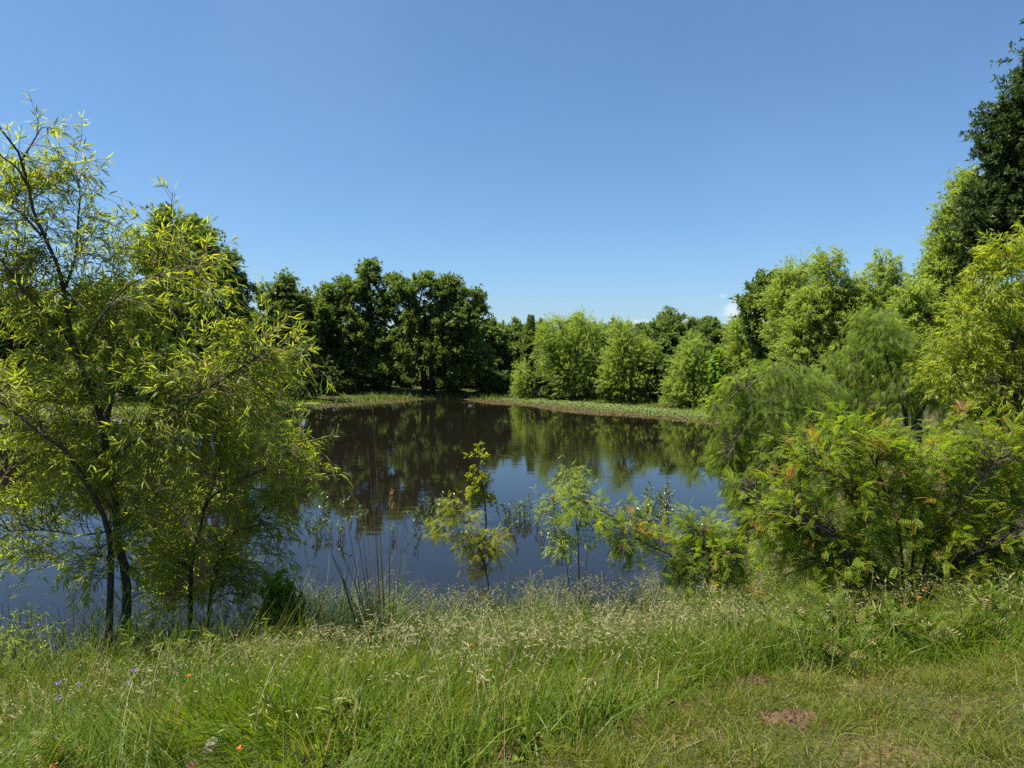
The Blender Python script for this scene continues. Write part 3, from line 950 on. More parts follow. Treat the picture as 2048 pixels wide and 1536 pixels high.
side_willow('tall bushy willow with twin feathery tops on the side bank', 1690, 22, [(1657, 538, 22, 34), (1640, 595, 40, 36), (1700, 590, 42, 36), (1770, 548, 22, 34), (1780, 605, 44, 36), (1620, 640, 50, 50), (1700, 640, 60, 50), (1770, 660, 60, 50), (1600, 710, 50, 44), (1680, 720, 70, 50)], 61, 1700, 20, tl=(.3, .7), size=(.09, .16), twigs=3, ldroop=.5, flat=.9)
side_willow('pale slender willow in front of the big dark oak', 1890, 18.5, [(1935, 385, 20, 34), (1915, 430, 26, 38), (1890, 490, 28, 36), (1925, 510, 44, 44), (1875, 555, 34, 44), (1915, 600, 60, 50)], 62, 900, 18, tl=(.3, .65), mat='willow_cool', size=(.09, .15), twigs=3, ldroop=.5, flat=.9)
side_willow('light green willow filling the gap between the twin-topped and the pale slender willows', 1835, 15, [(1830, 600, 30, 36), (1850, 650, 44, 40), (1800, 670, 40, 40), (1870, 710, 50, 44), (1820, 730, 50, 44)], 67, 620, 16, tl=(.25, .55), size=(.08, .14), twigs=3, ldroop=.5, flat=.9)
B = gbase(2110, 17)
oak('dark_oak', 'tall dark oak with dense small leaves towering over the side bank', B, [[z0] + loc([(2105, 700, 17), (2095, 500, 17), (2090, 300, 17.2), (2090, 150, 17.2)], B)],
    px_lobes([(2085, 165, 34, 40), (2120, 120, 56, 50), (2030, 225, 34, 30), (2075, 250, 56, 46), (2012, 290, 36, 30), (2080, 340, 70, 56), (2010, 345, 30, 26), (1972, 425, 36, 30), (2030, 415, 54, 44), (2090, 440, 80, 60), (1942, 440, 22, 22), (1995, 478, 44, 30), (2150, 200, 80, 90), (2170, 340, 90, 90), (2060, 500, 80, 40)], 17, B), 63,
    n=640, r=.25, size=(.085, .14), twigs=6, per=6, limb_parts=True, shell=.4, mat='darkoak')
side_willow('near yellowish willow with long drooping leaves beside the mesquite', 2020, 9.6, [(2010, 520, 50, 44), (2065, 500, 50, 50), (1965, 590, 60, 54), (2050, 610, 80, 60), (1920, 670, 60, 50), (2000, 700, 80, 60), (2080, 720, 90, 80), (1900, 750, 60, 50), (1980, 800, 80, 60), (2070, 840, 90, 70), (1930, 870, 70, 50), (2020, 930, 90, 60)],
            64, 500, 11, tl=(.22, .5), mat='willow', size=(.07, .115), proto=LANCE, droop=(.05, .45), ldroop=.3, r=.05, up=.05, tang=(.3, .9))
B = np.array((at(1730, 940, 10.6)[0], 10.6, 0.)); B[2] = gz(B[0], B[1]) - .05
willow('mesquite', 'feathery mesquite arching low over the water', B,
       [[z0] + loc([(1690, 890, 10.5), (1640, 820, 10.4), (1612, 770, 10.3), (1560, 750, 10.2), (1490, 770, 10.0), (1440, 820, 9.9)], B),
        [z0 + (.05, 0, 0)] + loc([(1700, 860, 10.6), (1690, 824, 10.6), (1641, 785, 10.7), (1600, 745, 10.8), (1540, 750, 10.9), (1480, 790, 11.0)], B),
        loc([(1660, 857, 10.5), (1605, 837, 10.3), (1540, 830, 10.1), (1480, 870, 9.9), (1450, 930, 9.8)], B),
        loc([(1680, 890, 10.5), (1600, 900, 10.0), (1540, 940, 9.7), (1500, 990, 9.5)], B)],
       px_lobes([(1440, 810, 40, 40), (1490, 765, 50, 36), (1570, 745, 56, 30), (1530, 745, 50, 24), (1450, 880, 40, 40), (1520, 850, 60, 44), (1600, 820, 60, 44), (1500, 930, 44, 40), (1570, 910, 60, 40), (1640, 780, 50, 36), (1500, 990, 34, 40), (1470, 950, 24, 40)], 10.2, B, .8), 65,
       n=300, twigs=5, per=5, size=(.09, .15), mat='mesquite', proto=FEATH, tl=(.25, .5), droop=(.2, .9), ldroop=.8, r=[.04, .032, .02, .016], branch_parts=True, lift=.55, twig_mat='darktwig', wide=(.8, 1.1), flat=.9, cat='tree')
B = np.array((at(1822, 940, 11.5)[0], 11.5, 0.)); B[2] = gz(B[0], B[1]) - .05
willow('mesquite', 'upright mesquite with a bare forked trunk behind the arching one', B,
       [[z0] + loc([(1814, 860, 11.5), (1807, 818, 11.5), (1794, 782, 11.5), (1770, 700, 11.6), (1760, 640, 11.7)], B), loc([(1816, 870, 11.5), (1869, 785, 11.3), (1918, 762, 11.2), (1950, 700, 11.2)], B), loc([(1800, 795, 11.5), (1740, 770, 11.7), (1690, 720, 11.9)], B)],
       px_lobes([(1750, 650, 50, 40), (1700, 700, 50, 40), (1790, 690, 60, 44), (1740, 740, 60, 40), (1850, 720, 60, 40), (1810, 760, 60, 36), (1680, 770, 40, 36), (1760, 810, 60, 30), (1880, 790, 50, 40)], 11.5, B, .8), 66,
       n=230, twigs=5, per=5, size=(.10, .16), mat='mesquite', proto=FEATH, tl=(.3, .6), droop=(.3, .9), ldroop=.8, r=[.05, .03, .025], branch_parts=True, twig_mat='darktwig', flat=.9)

# ------------------------------------------------------------------ leafy shrubs of the near bank
LO = dict(mat='locust', proto=PINN, tl=(.18, .4), droop=(-.1, .2), ldroop=.1, twig_mat='darktwig', size=(.075, .125), tang=(.5, 1.2), cat='shrub', branch_parts=True, flat=.3, wide=(.85, 1.1), bark='darktwig')
B = np.array((at(1810, 1190, 6.2)[0], 6.2, 0.)); B[2] = gz(B[0], B[1]) - .05
willow('locust_shrub', 'big spreading shrub with paired leaflets and orange shoot tips on the near bank', B,
       [[z0 - (.1, 0, 0)] + loc([(1790, 1130, 6.2), (1720, 1020, 6.1), (1650, 930, 6.0), (1600, 890, 5.9)], B), [z0] + loc([(1800, 1080, 6.2), (1770, 980, 6.2), (1725, 880, 6.2), (1690, 840, 6.2)], B), [z0 + (.06, .05, 0)] + loc([(1830, 1080, 6.3), (1860, 980, 6.4), (1880, 880, 6.5)], B),
        [z0 + (.1, 0, 0)] + loc([(1860, 1090, 6.1), (1930, 1000, 5.9), (2000, 920, 5.8)], B), [z0 - (.15, .05, 0)] + loc([(1740, 1120, 6.0), (1650, 1060, 5.9), (1560, 1030, 5.8), (1500, 1030, 5.7)], B), [z0 + (.15, -.05, 0)] + loc([(1900, 1140, 6.0), (1990, 1090, 5.8), (2070, 1060, 5.6)], B)],
       px_lobes([(1620, 895, 60, 30), (1690, 870, 56, 34), (1760, 890, 56, 40), (1850, 900, 60, 44), (1930, 930, 60, 50), (1900, 870, 50, 34), (1985, 890, 60, 40), (2050, 940, 60, 50), (1560, 960, 50, 36), (1650, 960, 70, 44), (1750, 980, 70, 50), (1860, 990, 70, 50), (1970, 1010, 70, 50), (1530, 1050, 60, 34), (1620, 1050, 70, 44), (1720, 1080, 60, 40), (1830, 1080, 70, 44), (1940, 1100, 80, 50), (2040, 1080, 70, 70), (1590, 1110, 60, 30), (1900, 1170, 80, 40), (2020, 1180, 60, 50), (1660, 1150, 90, 30), (1760, 1170, 80, 30), (1850, 1200, 90, 30), (1960, 1220, 80, 30), (1560, 1130, 60, 26)], 6.1, B, .9), 71,
       n=400, twigs=5, per=5, r=[.02, .02, .018, .018, .015, .015], orange=.045, **LO)
B = np.array((at(1450, 1150, 7.0)[0], 7.0, 0.)); B[2] = gz(B[0], B[1]) - .03
willow('locust_shrub', 'low branch-like shrub with paired leaflets leaning out over the water edge', B,
       [[z0] + loc([(1400, 1130, 7.0), (1330, 1105, 7.0), (1270, 1075, 7.0), (1220, 1030, 7.0), (1160, 1000, 7.0)], B), [z0 + (.05, 0, 0)] + loc([(1420, 1110, 6.9), (1390, 1060, 6.9), (1370, 1050, 6.9)], B)],
       px_lobes([(1150, 1005, 26, 14), (1195, 1005, 30, 16), (1230, 1035, 34, 24), (1270, 1070, 40, 26), (1240, 1090, 24, 18), (1330, 1095, 40, 24), (1400, 1100, 50, 28), (1380, 1060, 34, 20), (1440, 1060, 34, 26), (1450, 1110, 50, 30), (1400, 1140, 50, 20), (1460, 1150, 50, 20), (1340, 1125, 40, 18)], 7.0, B, .9), 72,
       n=120, twigs=4, per=5, r=[.014, .01], orange=.025, **LO)
B = np.array((at(990, 1170, 8.0)[0], 8.0, 0.)); B[2] = gz(B[0], B[1]) - .03
o = dict(LO); o.update(mat='mimosa', proto=FEATH, size=(.06, .11), tl=(.1, .24), flat=.5)
willow('mimosa_sapling', 'small yellow-green feathery sapling with crooked bare stem at the water edge', B,
       [[z0] + loc([(968, 1125, 8.0), (945, 1080, 8.0), (932, 1050, 8.0), (915, 1020, 8.0), (890, 1010, 8.0)], B), loc([(955, 1105, 8.0), (975, 1080, 7.9), (1000, 1075, 7.8)], B), loc([(940, 1075, 8.0), (900, 1065, 8.1), (860, 1070, 8.2)], B)],
       px_lobes([(900, 1015, 26, 12), (915, 1045, 34, 18), (870, 1068, 30, 14), (925, 1080, 36, 18), (985, 1070, 30, 14), (1000, 1100, 34, 24), (950, 1130, 30, 20)], 8.0, B, .9), 73, n=60, twigs=4, per=4, r=[.011, .007, .006], **o)
B = np.array((at(1160, 1170, 8.1)[0], 8.1, 0.)); B[2] = gz(B[0], B[1]) - .03
willow('willow_sapling', 'slim upright willow sapling standing alone at the middle of the near shore', B,
       [[z0] + loc([(1157, 1100, 8.1), (1152, 1040, 8.1), (1148, 980, 8.1), (1138, 940, 8.1), (1120, 905, 8.1)], B), [z0 - (.08, 0, 0)] + loc([(1130, 1110, 8.1), (1108, 1060, 8.0), (1095, 1000, 8.0), (1075, 990, 8.0)], B), [z0 + (.04, 0, 0)] + loc([(1175, 1100, 8.2), (1190, 1040, 8.2), (1190, 985, 8.2)], B)],
       px_lobes([(1140, 960, 26, 26), (1110, 990, 26, 20), (1165, 990, 26, 22), (1085, 1020, 22, 18), (1140, 1030, 40, 26), (1190, 1040, 26, 26), (1120, 1080, 34, 26), (1170, 1090, 30, 26)], 8.1, B, .9), 74, n=70, twigs=4, per=7, size=(.06, .10), r=[.009, .006, .006], tl=(.12, .3), branch_parts=True, cat='shrub', mat='willow_cool', bark='darktwig')
B = np.array((at(973, 1050, 13)[0], 13.0, -.15))
willow('bare_sapling', 'thin dark-stemmed sapling with sparse yellowish leaves growing in the water', B,
       [[z0] + loc([(970, 1010, 13), (962, 960, 13), (957, 920, 13), (955, 893, 13)], B)],
       px_lobes([(955, 905, 14, 16), (940, 945, 16, 10), (965, 950, 12, 14), (950, 980, 22, 12), (980, 1000, 14, 14), (945, 1010, 18, 12)], 13, B), 75, n=34, twigs=3, per=7, size=(.05, .09), r=[.018], tl=(.1, .25), mat='mimosa', proto=oval(.45), cat='tree', bark='darktwig', twig_mat='darktwig', ldroop=.05, branch_parts=True)
B = np.array((at(560, 1190, 6.6)[0], 6.6, 0.)); B[2] = gz(B[0], B[1]) - .03
willow('leafy_weed', 'small bushy green weed at the bank edge by the low spreading willow', B, [[z0, (dx, dy, .35)] for dx, dy in ((0, 0), (.1, .05), (-.1, 0), (.05, -.08), (-.05, .1), (.16, -.02))],
       px_lobes([(560, 1160, 26, 18), (535, 1175, 24, 16), (585, 1178, 22, 16), (560, 1195, 34, 14), (550, 1215, 40, 20), (580, 1225, 36, 16)], 6.6, B), 76, n=110, twigs=3, per=9, size=(.035, .065), r=.005, tl=(.06, .16), mat='bright', proto=oval(.35), cat='plant', ldroop=0, up=.3)

# twiggy dead brush left of the willow stems
B = np.array((at(150, 1230, 6.2)[0], 6.2, 0.)); B[2] = gz(B[0], B[1]) - .03
rng = np.random.default_rng(77)
root = thing('twiggy_brush', 'tangle of thin upright leafy twigs around the foot of the tall willow', 'shrub', B)
P = np.stack([rng.uniform(-.85, 2.0, 190), rng.uniform(-.55, .3, 190), np.zeros(190)], -1)
st = shoots(rng, P, nrm(np.stack([rng.normal(0, .25, 190), rng.normal(0, .2, 190), np.ones(190)], -1)), rng.uniform(.45, 1.1, 190), rng.uniform(0, .2, 190), 7, .12)
tw, _ = spawn(rng, st, None, 4, .3, .95, (.4, 1.0), (.1, .3), (0, .3), 4)
g = Geo(); tubes(g, st, .005, .002, 4); g.build('stem_mass', M['darktwig'], root, kind='stuff')
g = Geo(); tubes(g, tw, .002, .001, 3); g.build('twig_network', M['darktwig'], root, kind='stuff')
g = Geo(); leaves(g, rng, tw, 7, LANCE, (.05, .09), .2, (.4, 1), .2); g.build('foliage', M['willow_cool'], root, kind='stuff')

# ------------------------------------------------------------------ broad-bladed grasses, reeds
def blade_poly(P, D, L, droop, K=7):
    t = np.linspace(0, 1, K)[:, None]
    return P + L * (D * t + np.array((0, 0, -droop)) * t ** 2.2)


def ribbon(geo, poly, w, tint, twist=0.0, fold=.15):
    T = nrm(np.gradient(poly, axis=0))
    S = nrm(np.cross(T, np.array((math.sin(twist), math.cos(twist), .2))))
    N = np.cross(S, T)
    K = len(poly)
    ww = w * np.sin(np.linspace(.35, 3.1, K))[:, None]
    V = np.stack([poly - S * ww + N * ww * fold, poly, poly + S * ww + N * ww * fold], 1).reshape(-1, 3)
    i = np.arange(K - 1)[:, None] * 3
    q = np.concatenate([i + (0, 1, 4, 3), i + (1, 2, 5, 4)])
    geo.add(V, q, np.full(len(V), tint))


def broad_grass(label, px, py, Y, n, L, seed, lean=0.0):
    Bq = np.array((at(px, py, Y)[0], Y, 0.)); Bq[2] = gz(Bq[0], Y) - .03
    rg = np.random.default_rng(seed)
    rt = thing('broad_grass', label, 'grass clump', Bq)
    for i in range(n):
        a = rg.uniform(0, 6.28)
        tilt = rg.uniform(.1, .5)
        D = nrm(np.array((math.cos(a) * tilt + lean, math.sin(a) * tilt * .7, 1.0)))
        g = Geo()
        ribbon(g, blade_poly(np.array((math.cos(a) * .08, math.sin(a) * .08, 0)), D, L * rg.uniform(.65, 1.1), rg.uniform(.15, .7)), rg.uniform(.010, .017), rg.uniform(), rg.uniform(0, 3))
        g.build('blade', M['reed'], rt, True)
    return rt


broad_grass('clump of broad arching green grass blades beside the low willow stems', 345, 1190, 6.5, 16, .85, 81)
broad_grass('upright tuft of broad bluish grass blades between the low willow and the water', 475, 1175, 6.8, 14, .65, 82)
broad_grass('broad grass tuft drooping against the willow trunks', 255, 1210, 6.1, 10, .8, 83)

B = np.array((at(770, 1200, 7.3)[0], 7.3, 0.)); B[2] = gz(B[0], 7.3) - .03
rng = np.random.default_rng(84)
root = thing('dry_reed', 'clump of tall thin dry reed stems with one reddish plume at the water edge', 'reed', B)
tops = [(745, 817, 7.3), (735, 893, 7.2), (700, 930, 7.4), (712, 1060, 7.3), (722, 1040, 7.2), (740, 1030, 7.5), (752, 1050, 7.2), (781, 985, 7.3), (800, 980, 7.4), (690, 1010, 7.1), (672, 1080, 7.0), (805, 1060, 7.3), (660, 1100, 7.2), (640, 1060, 7.1), (728, 1000, 7.6), (760, 1075, 7.4)]
for i, tp in enumerate(tops):
    e = at(*tp) - B
    s = np.array((e[0] * .35 + rng.uniform(-.05, .05), rng.uniform(-.1, .1), 0))
    g = Geo()
    tubes(g, curve([s, s + (e - s) * .55 + (rng.uniform(-.02, .02), 0, .02), e], 12)[None], .0062, .002, 5)
    so_ = g.build('stem', M['straw'], root, True)
    if i == 7:
        plume_stem = so_
g = Geo()
tip = at(781, 985, 7.3) - B
for i in range(34):
    p = tip + np.array((rng.uniform(-.01, .01), rng.uniform(-.01, .01), -i * .006))
    D = nrm(np.array((rng.uniform(.0, .55) * (1 if i % 3 else -.6), rng.uniform(-.3, .3), 1.0)))
    ribbon(g, blade_poly(p, D, rng.uniform(.05, .10), .25, 5), .005, rng.uniform(), rng.uniform(0, 3))
g.build('plume', M['plume'], plume_stem, kind='stuff')
for i, (px, py) in enumerate(((763, 985), (757, 1060), (675, 1120), (812, 1090), (700, 1110))):
    e = at(px, py, 7.25) - B
    g = Geo()
    s = np.array((e[0] * .5, 0, 0))
    ribbon(g, curve([s, s + (e - s) * .6, e], 9), .011, rng.uniform(), rng.uniform(0, 3))
    g.build('blade', M['reed'], root, True)

# ------------------------------------------------------------------ water plants
def emergent(seed):
    rg = np.random.default_rng(seed)
    rt = thing('water_primrose', 'sprig of water plant with small paired leaves standing out of the pond', 'water plant', (0, 0, 0), 'water plants standing in the pond')
    n_ = rg.integers(2, 5)
    P = np.stack([rg.uniform(-.08, .08, n_), rg.uniform(-.08, .08, n_), np.full(n_, -.05)], -1)
    st = shoots(rg, P, nrm(np.stack([rg.normal(0, .25, n_), rg.normal(0, .25, n_), np.ones(n_)], -1)), rg.uniform(.18, .42, n_), rg.uniform(0, .15, n_), 7, .15)
    g = Geo(); tubes(g, st, .0045, .002, 4); g.build('stem', M['darktwig'], rt, True)
    g = Geo(); leaves(g, rg, st, 13, oval(.35), (.035, .065), .4, (.5, 1.2), -.25, .5); g.build('foliage', M['emergent'], rt, kind='stuff')
    return rt


ep = [emergent(90 + i) for i in range(6)]
rng = np.random.default_rng(12)
spots = []
for (x0, x1, y0, y1, n_) in ((850, 945, 1010, 1062, 11), (1010, 1080, 1022, 1058, 10), (1240, 1345, 1000, 1050, 18), (1290, 1440, 1035, 1090, 18), (1300, 1350, 1000, 1020, 5), (630, 735, 1015, 1085, 14), (1000, 1070, 1040, 1075, 4), (780, 900, 1035, 1100, 7), (1230, 1330, 1050, 1095, 8), (1090, 1130, 1040, 1100, 4)):
    for _ in range(n_):
        px, py = rng.uniform(x0, x1), rng.uniform(y0, y1)
        Yw = CAMZ * F / (py - 720)
        where = 'beside the dry reeds' if x1 < 740 else 'around the thin dark sapling' if x1 < 1085 else 'behind the slim willow sapling' if x1 < 1135 else 'behind the low leaning shrub'
        spots.append(((px - 1024) / F * Yw, Yw, where))
for i, (x, y, where) in enumerate(spots):
    k = i % 6
    lab, grp = 'small-leaved water plant sprig standing in the pond ' + where, 'water plants ' + where
    if i < 6:
        ep[k]['label'], ep[k]['group'] = lab, grp
        ep[k].location, ep[k].rotation_euler = (x, y, 0), (0, 0, rng.uniform(0, 6))
    else:
        dup(ep[k], (x, y, 0), rng.uniform(0, 6), rng.uniform(.75, 1.4), lab, grp)


def poly_pts(rng, poly, n):
    poly = np.asarray(poly, float)
    lo, hi = poly.min(0), poly.max(0)
    out = np.zeros((0, 2))
    while len(out) < n:
        p = rng.uniform(lo, hi, (n * 2, 2))
        out = np.vstack([out, p[inside(poly, p[:, 0], p[:, 1])]])
    return out[:n]


def edge_pts(spec):
    return [((px - 1024) / F * (CAMZ * F / (py - 720)), CAMZ * F / (py - 720)) for px, py in spec]


def seg_dist(p, line):
    d = np.full(len(p), 1e9)
    for a, b in zip(line[:-1], line[1:]):
        a, b = np.array(a), np.array(b)
        t = np.clip(((p - a) @ (b - a)) / ((b - a) @ (b - a)), 0, 1)
        d = np.minimum(d, np.linalg.norm(p - a - t[:, None] * (b - a), axis=1))
    return d


def mat_of_plants(label, front, back, seed, n):
    rg = np.random.default_rng(seed)
    p = poly_pts(rg, list(front) + list(back)[::-1], n)
    fd = seg_dist(p, front)
    wob = .5 * np.sin(p[:, 0] * .9 + 2 * np.sin(p[:, 0] * .35)) + rg.normal(0, .25, len(p)) + .2
    wob = wob + .9 * np.sin(p[:, 0] * .43 + 1.3) * np.sin(p[:, 1] * .31)
    keep = fd > np.clip(wob * .8, 0, 2.2)
    p, fd = p[keep], fd[keep]
    u = smooth01((fd + rg.normal(0, .5, len(p)) - 1.6) / 2.2)          # brown floating fringe, then green leaves
    g = Geo()
    z = np.where(rg.uniform(size=len(p)) < u, rg.uniform(.03, .16, len(p)) * (.4 + u), rg.uniform(.004, .02, len(p)))
    P = np.column_stack([p, z])
    D = nrm(np.column_stack([rg.normal(size=(len(p), 2)), rg.uniform(-.05, .9, len(p)) * u]))
    Rm = frames(D, nrm(np.array((0, 0, 1.0)) + rg.normal(size=P.shape) * .35))
    scatter(g, rhomb(.7), P, Rm, rg.uniform(.06, .12, len(p)), np.clip(u * .75 + rg.uniform(0, .25, len(p)), 0, 1))
    o_ = g.build('floating_plants', M['pad'], kind='stuff')
    o_['label'], o_['category'] = label, 'water plants'
    return o_


FR = edge_pts([(1450, 858), (1400, 853), (1300, 843), (1200, 832), (1100, 822), (1000, 811), (950, 805), (918, 800)])
BK = [(12.2, 31), (11.6, 35), (10.6, 39.2), (7.6, 44.2), (4.1, 48.8), (.1, 52.2), (-3.0, 54.4), (-4.0, 54.8)]
mat_of_plants('long strip of pale green floating plants with brown fringe below the pondside willows', FR, BK, 13, 24000)
FR = edge_pts([(836, 801), (800, 806), (740, 810), (660, 817), (600, 823), (480, 832), (300, 840), (0, 848), (-150, 850)])
BK = [(-7.2, 54.2), (-8.4, 53.6), (-11.5, 50.8), (-13, 49.3), (-15.1, 47.1), (-19, 44.8), (-22, 43.1), (-32, 41.1), (-36, 41)]
mat_of_plants('strip of grey-green floating plants below the oaks across the pond', FR, BK, 14, 17000)

rng = np.random.default_rng(15)
p = poly_pts(rng, edge_pts([(560, 835), (1380, 860), (1380, 1000), (560, 1000)]), 170)
g = Geo()
scatter(g, oval(.9, 0), np.column_stack([p, np.full(len(p), .004)]), frames(nrm(np.column_stack([rng.normal(size=(len(p), 2)), np.zeros(len(p))])), np.tile((0, 0, 1.0), (len(p), 1))), rng.uniform(.012, .035, len(p)), rng.uniform(0, 1, len(p)))
o = g.build('floating_specks', M['pad'], kind='stuff')
o['label'], o['category'] = 'tiny pale specks of plant matter drifting on the pond surface', 'debris'

# ------------------------------------------------------------------ grass of the near bank
LAWN = np.array([(-.25, 1.6), (-.1, 2.6), (.12, 2.85), (.62, 3.25), (.95, 3.75), (1.35, 3.95), (1.7, 4.02), (2.4, 4.2), (3.2, 4.3), (4.5, 4.5), (7, 4.8), (7, -2), (-.6, -2)])


def strips(geo, P, D, L, W, droop, tint, tipw=.12, K=4):
    """many tapering grass blades at once"""
    n_ = len(P)
    t = np.linspace(0, 1, K)[None, :, None]
    C = P[:, None] + L[:, None, None] * (D[:, None] * t)
    C[:, :, 2] -= (L * droop)[:, None] * t[:, :, 0] ** 2.2
    C[:, :, :2] += (L * droop * .55)[:, None, None] * nrm(D[:, :2])[:, None] * t ** 2
    S = nrm(np.cross(D, np.random.default_rng(3).normal(size=D.shape)))
    w = W[:, None, None] * (1 - (1 - tipw) * t ** 1.6) * .5
    A, Bv = C - S[:, None] * w, C + S[:, None] * w
    V = np.stack([A, Bv], 2).reshape(-1, 3)
    i = np.arange(K - 1)[:, None] * 2
    q = (i + np.array((0, 1, 3, 2))[None])
    fs = (q[None] + (np.arange(n_) * K * 2)[:, None, None]).reshape(-1, 4)
    geo.add(V, fs, np.repeat(tint, K * 2))


def vnoise(x, y, s, ph=0.0):
    return .5 + .25 * (np.sin(x * s + 2.1 * np.sin(y * s * .7 + ph)) + np.sin(y * s * 1.3 + 1.7 * np.sin(x * s * .8 + ph * 2) + ph))


rng = np.random.default_rng(16)


def bank_points(n_, x0, x1, y0, y1, pad=.15):
    p = np.column_stack([rng.uniform(x0, x1, n_), y0 + (y1 - y0) * rng.uniform(0, 1, n_) ** 1.0])
    p = p[np.abs(p[:, 0]) < .95 * p[:, 1] + 1.6]
    return p[shore(p[:, 0], p[:, 1]) > -pad]


p = np.vstack([bank_points(100000, -7, 7, 1.7, 6.0), bank_points(42000, -4, 8, 6.0, 11.5)])
lawn_in = inside(LAWN, p[:, 0] + rng.normal(0, .09, len(p)), p[:, 1] + rng.normal(0, .09, len(p)))
p = p[~lawn_in]
dsh = shore(p[:, 0], p[:, 1])
h = .27 + .20 * vnoise(p[:, 0], p[:, 1], 1.9) + .12 * vnoise(p[:, 0], p[:, 1], 5.1, 1.0)
h = h * (1 - .35 * smooth01((3.2 - p[:, 1]) / 1.2)) + .22 * smooth01((2.2 - dsh) / 1.6) + .10 * smooth01((-1.0 - p[:, 0]) / 1.0) * smooth01((2.5 - dsh) / 1.6)
h = h + .22 * smooth01((-1.0 - p[:, 0]) / .8) * smooth01((p[:, 1] - 4.9) / .8)
gap = (np.abs(p[:, 0] / p[:, 1] + .438) < .035) & (p[:, 1] > 2.65) & (p[:, 1] < 3.3)
h = np.where(gap, h * .28, h)
n_ = len(p)
P = np.column_stack([p, ground(p[:, 0], p[:, 1]) - .02])
ph = 6.28 * vnoise(p[:, 0], p[:, 1], 1.3, 5.0) * 1.6                  # blades lie over in matted swirls
lean = .10 + .45 * smooth01((vnoise(p[:, 0], p[:, 1], 2.2, 7.0) - .4) / .35)
D = nrm(np.column_stack([rng.normal(.06, .26, n_) + lean * np.cos(ph), rng.normal(0, .26, n_) + lean * np.sin(ph), np.ones(n_)]))
patch = vnoise(p[:, 0], p[:, 1], 2.7, 2.0)
tint = np.where(rng.uniform(size=n_) < .04 + .22 * smooth01((patch - .55) / .3), rng.uniform(.85, 1, n_), np.clip(rng.normal(.42 + .25 * (patch - .5), .2, n_), 0, .82))
g = Geo()
Lb, Wb, Db = h * rng.uniform(.55, 1.25, n_), rng.uniform(.004, .0085, n_), rng.uniform(.05, .7, n_)
nr = p[:, 1] < 3.9
strips(g, P[nr], D[nr], Lb[nr], Wb[nr], Db[nr], tint[nr])
strips(g, P[~nr], D[~nr], Lb[~nr], Wb[~nr] * 1.15, Db[~nr], tint[~nr], K=3)
tg_ = g.build('tall_grass', M['grass'], kind='stuff')
tg_['label'], tg_['category'] = 'tall green uncut grass covering the near bank down to the water', 'grass'

# seed-bearing stems: drooping straw-coloured spikelets
p = bank_points(14000, -7, 7, 2.2, 9.5, .1)
p = p[~inside(LAWN, p[:, 0], p[:, 1])]
dsh = shore(p[:, 0], p[:, 1])
dens = .18 + .75 * smooth01((vnoise(p[:, 0], p[:, 1], 1.5, 4.0) - .35) / .4)
dens = np.maximum(dens, .6 * smooth01((1.9 - dsh) / .8)) * smooth01((p[:, 1] - 2.5) / 1.0)
p = p[rng.uniform(size=len(p)) < dens * .62]
n_ = len(p)
P = np.column_stack([p, ground(p[:, 0], p[:, 1]) - .02])
dsh = shore(p[:, 0], p[:, 1])
hh = rng.uniform(.46, .68, n_) + .20 * smooth01((1.6 - dsh) / 1.2) - .10 * smooth01((3.6 - p[:, 1]) / 1.0)
wind = nrm(np.column_stack([rng.normal(.35, .5, n_), rng.normal(-.05, .4, n_), np.zeros(n_)]))
t = np.linspace(0, 1, 9)[None, :, None]
stems = P[:, None] + hh[:, None, None] * (np.array((0, 0, 1.0)) * t + wind[:, None] * .42 * t ** 2.4 - np.array((0, 0, .22)) * t ** 3)
g = Geo()
sk = stems[:, [0, 3, 5, 7, 8]]
sw = np.stack([sk - (.0012, 0, 0), sk + (.0012, 0, 0)], 2).reshape(n_, -1, 3)
q = (np.arange(4)[:, None] * 2 + np.array((0, 1, 3, 2))[None])
g.add(sw.reshape(-1, 3), (q[None] + (np.arange(n_) * 10)[:, None, None]).reshape(-1, 4), np.full(n_ * 10, .3))
m = 10
idx = np.repeat(np.arange(n_), m)
tt = rng.uniform(.72, 1.0, len(idx))
Q, T = sample(stems, idx, tt)
out_ = nrm(np.column_stack([rng.normal(.25, .8, len(idx)), rng.normal(0, .7, len(idx)), rng.normal(-.12, .35, len(idx))]))
off = rng.uniform(.015, .06, len(idx))
Q2 = Q + out_ * off[:, None] - np.array((0, 0, .25)) * off[:, None]
g.add(np.stack([Q, Q2, Q + np.array((0, 0, .0014))], 1).reshape(-1, 3), (np.arange(len(idx)) * 3)[:, None] + np.arange(3)[None], np.full(len(idx) * 3, .4))
SPIKE = (np.array([(0, 0, 0), (-.11, .4, 0), (.11, .4, 0), (0, .45, .09), (0, 1, 0)]), [np.array([(0, 3, 1), (0, 2, 3), (1, 3, 4), (3, 2, 4)])])
Rm = frames(nrm(out_ + np.array((0, 0, -.22)) + rng.normal(size=out_.shape) * .25), nrm(np.array((0, 0, 1.0)) + rng.normal(size=out_.shape) * .5))
scatter(g, SPIKE, Q2, Rm, rng.uniform(.024, .040, len(idx)), rng.uniform(0, 1, len(idx)))
so = g.build('grass_seed_heads', M['seed'], kind='stuff')
so['label'], so['category'] = 'straw-coloured drooping seed heads standing above the tall bank grass', 'grass'

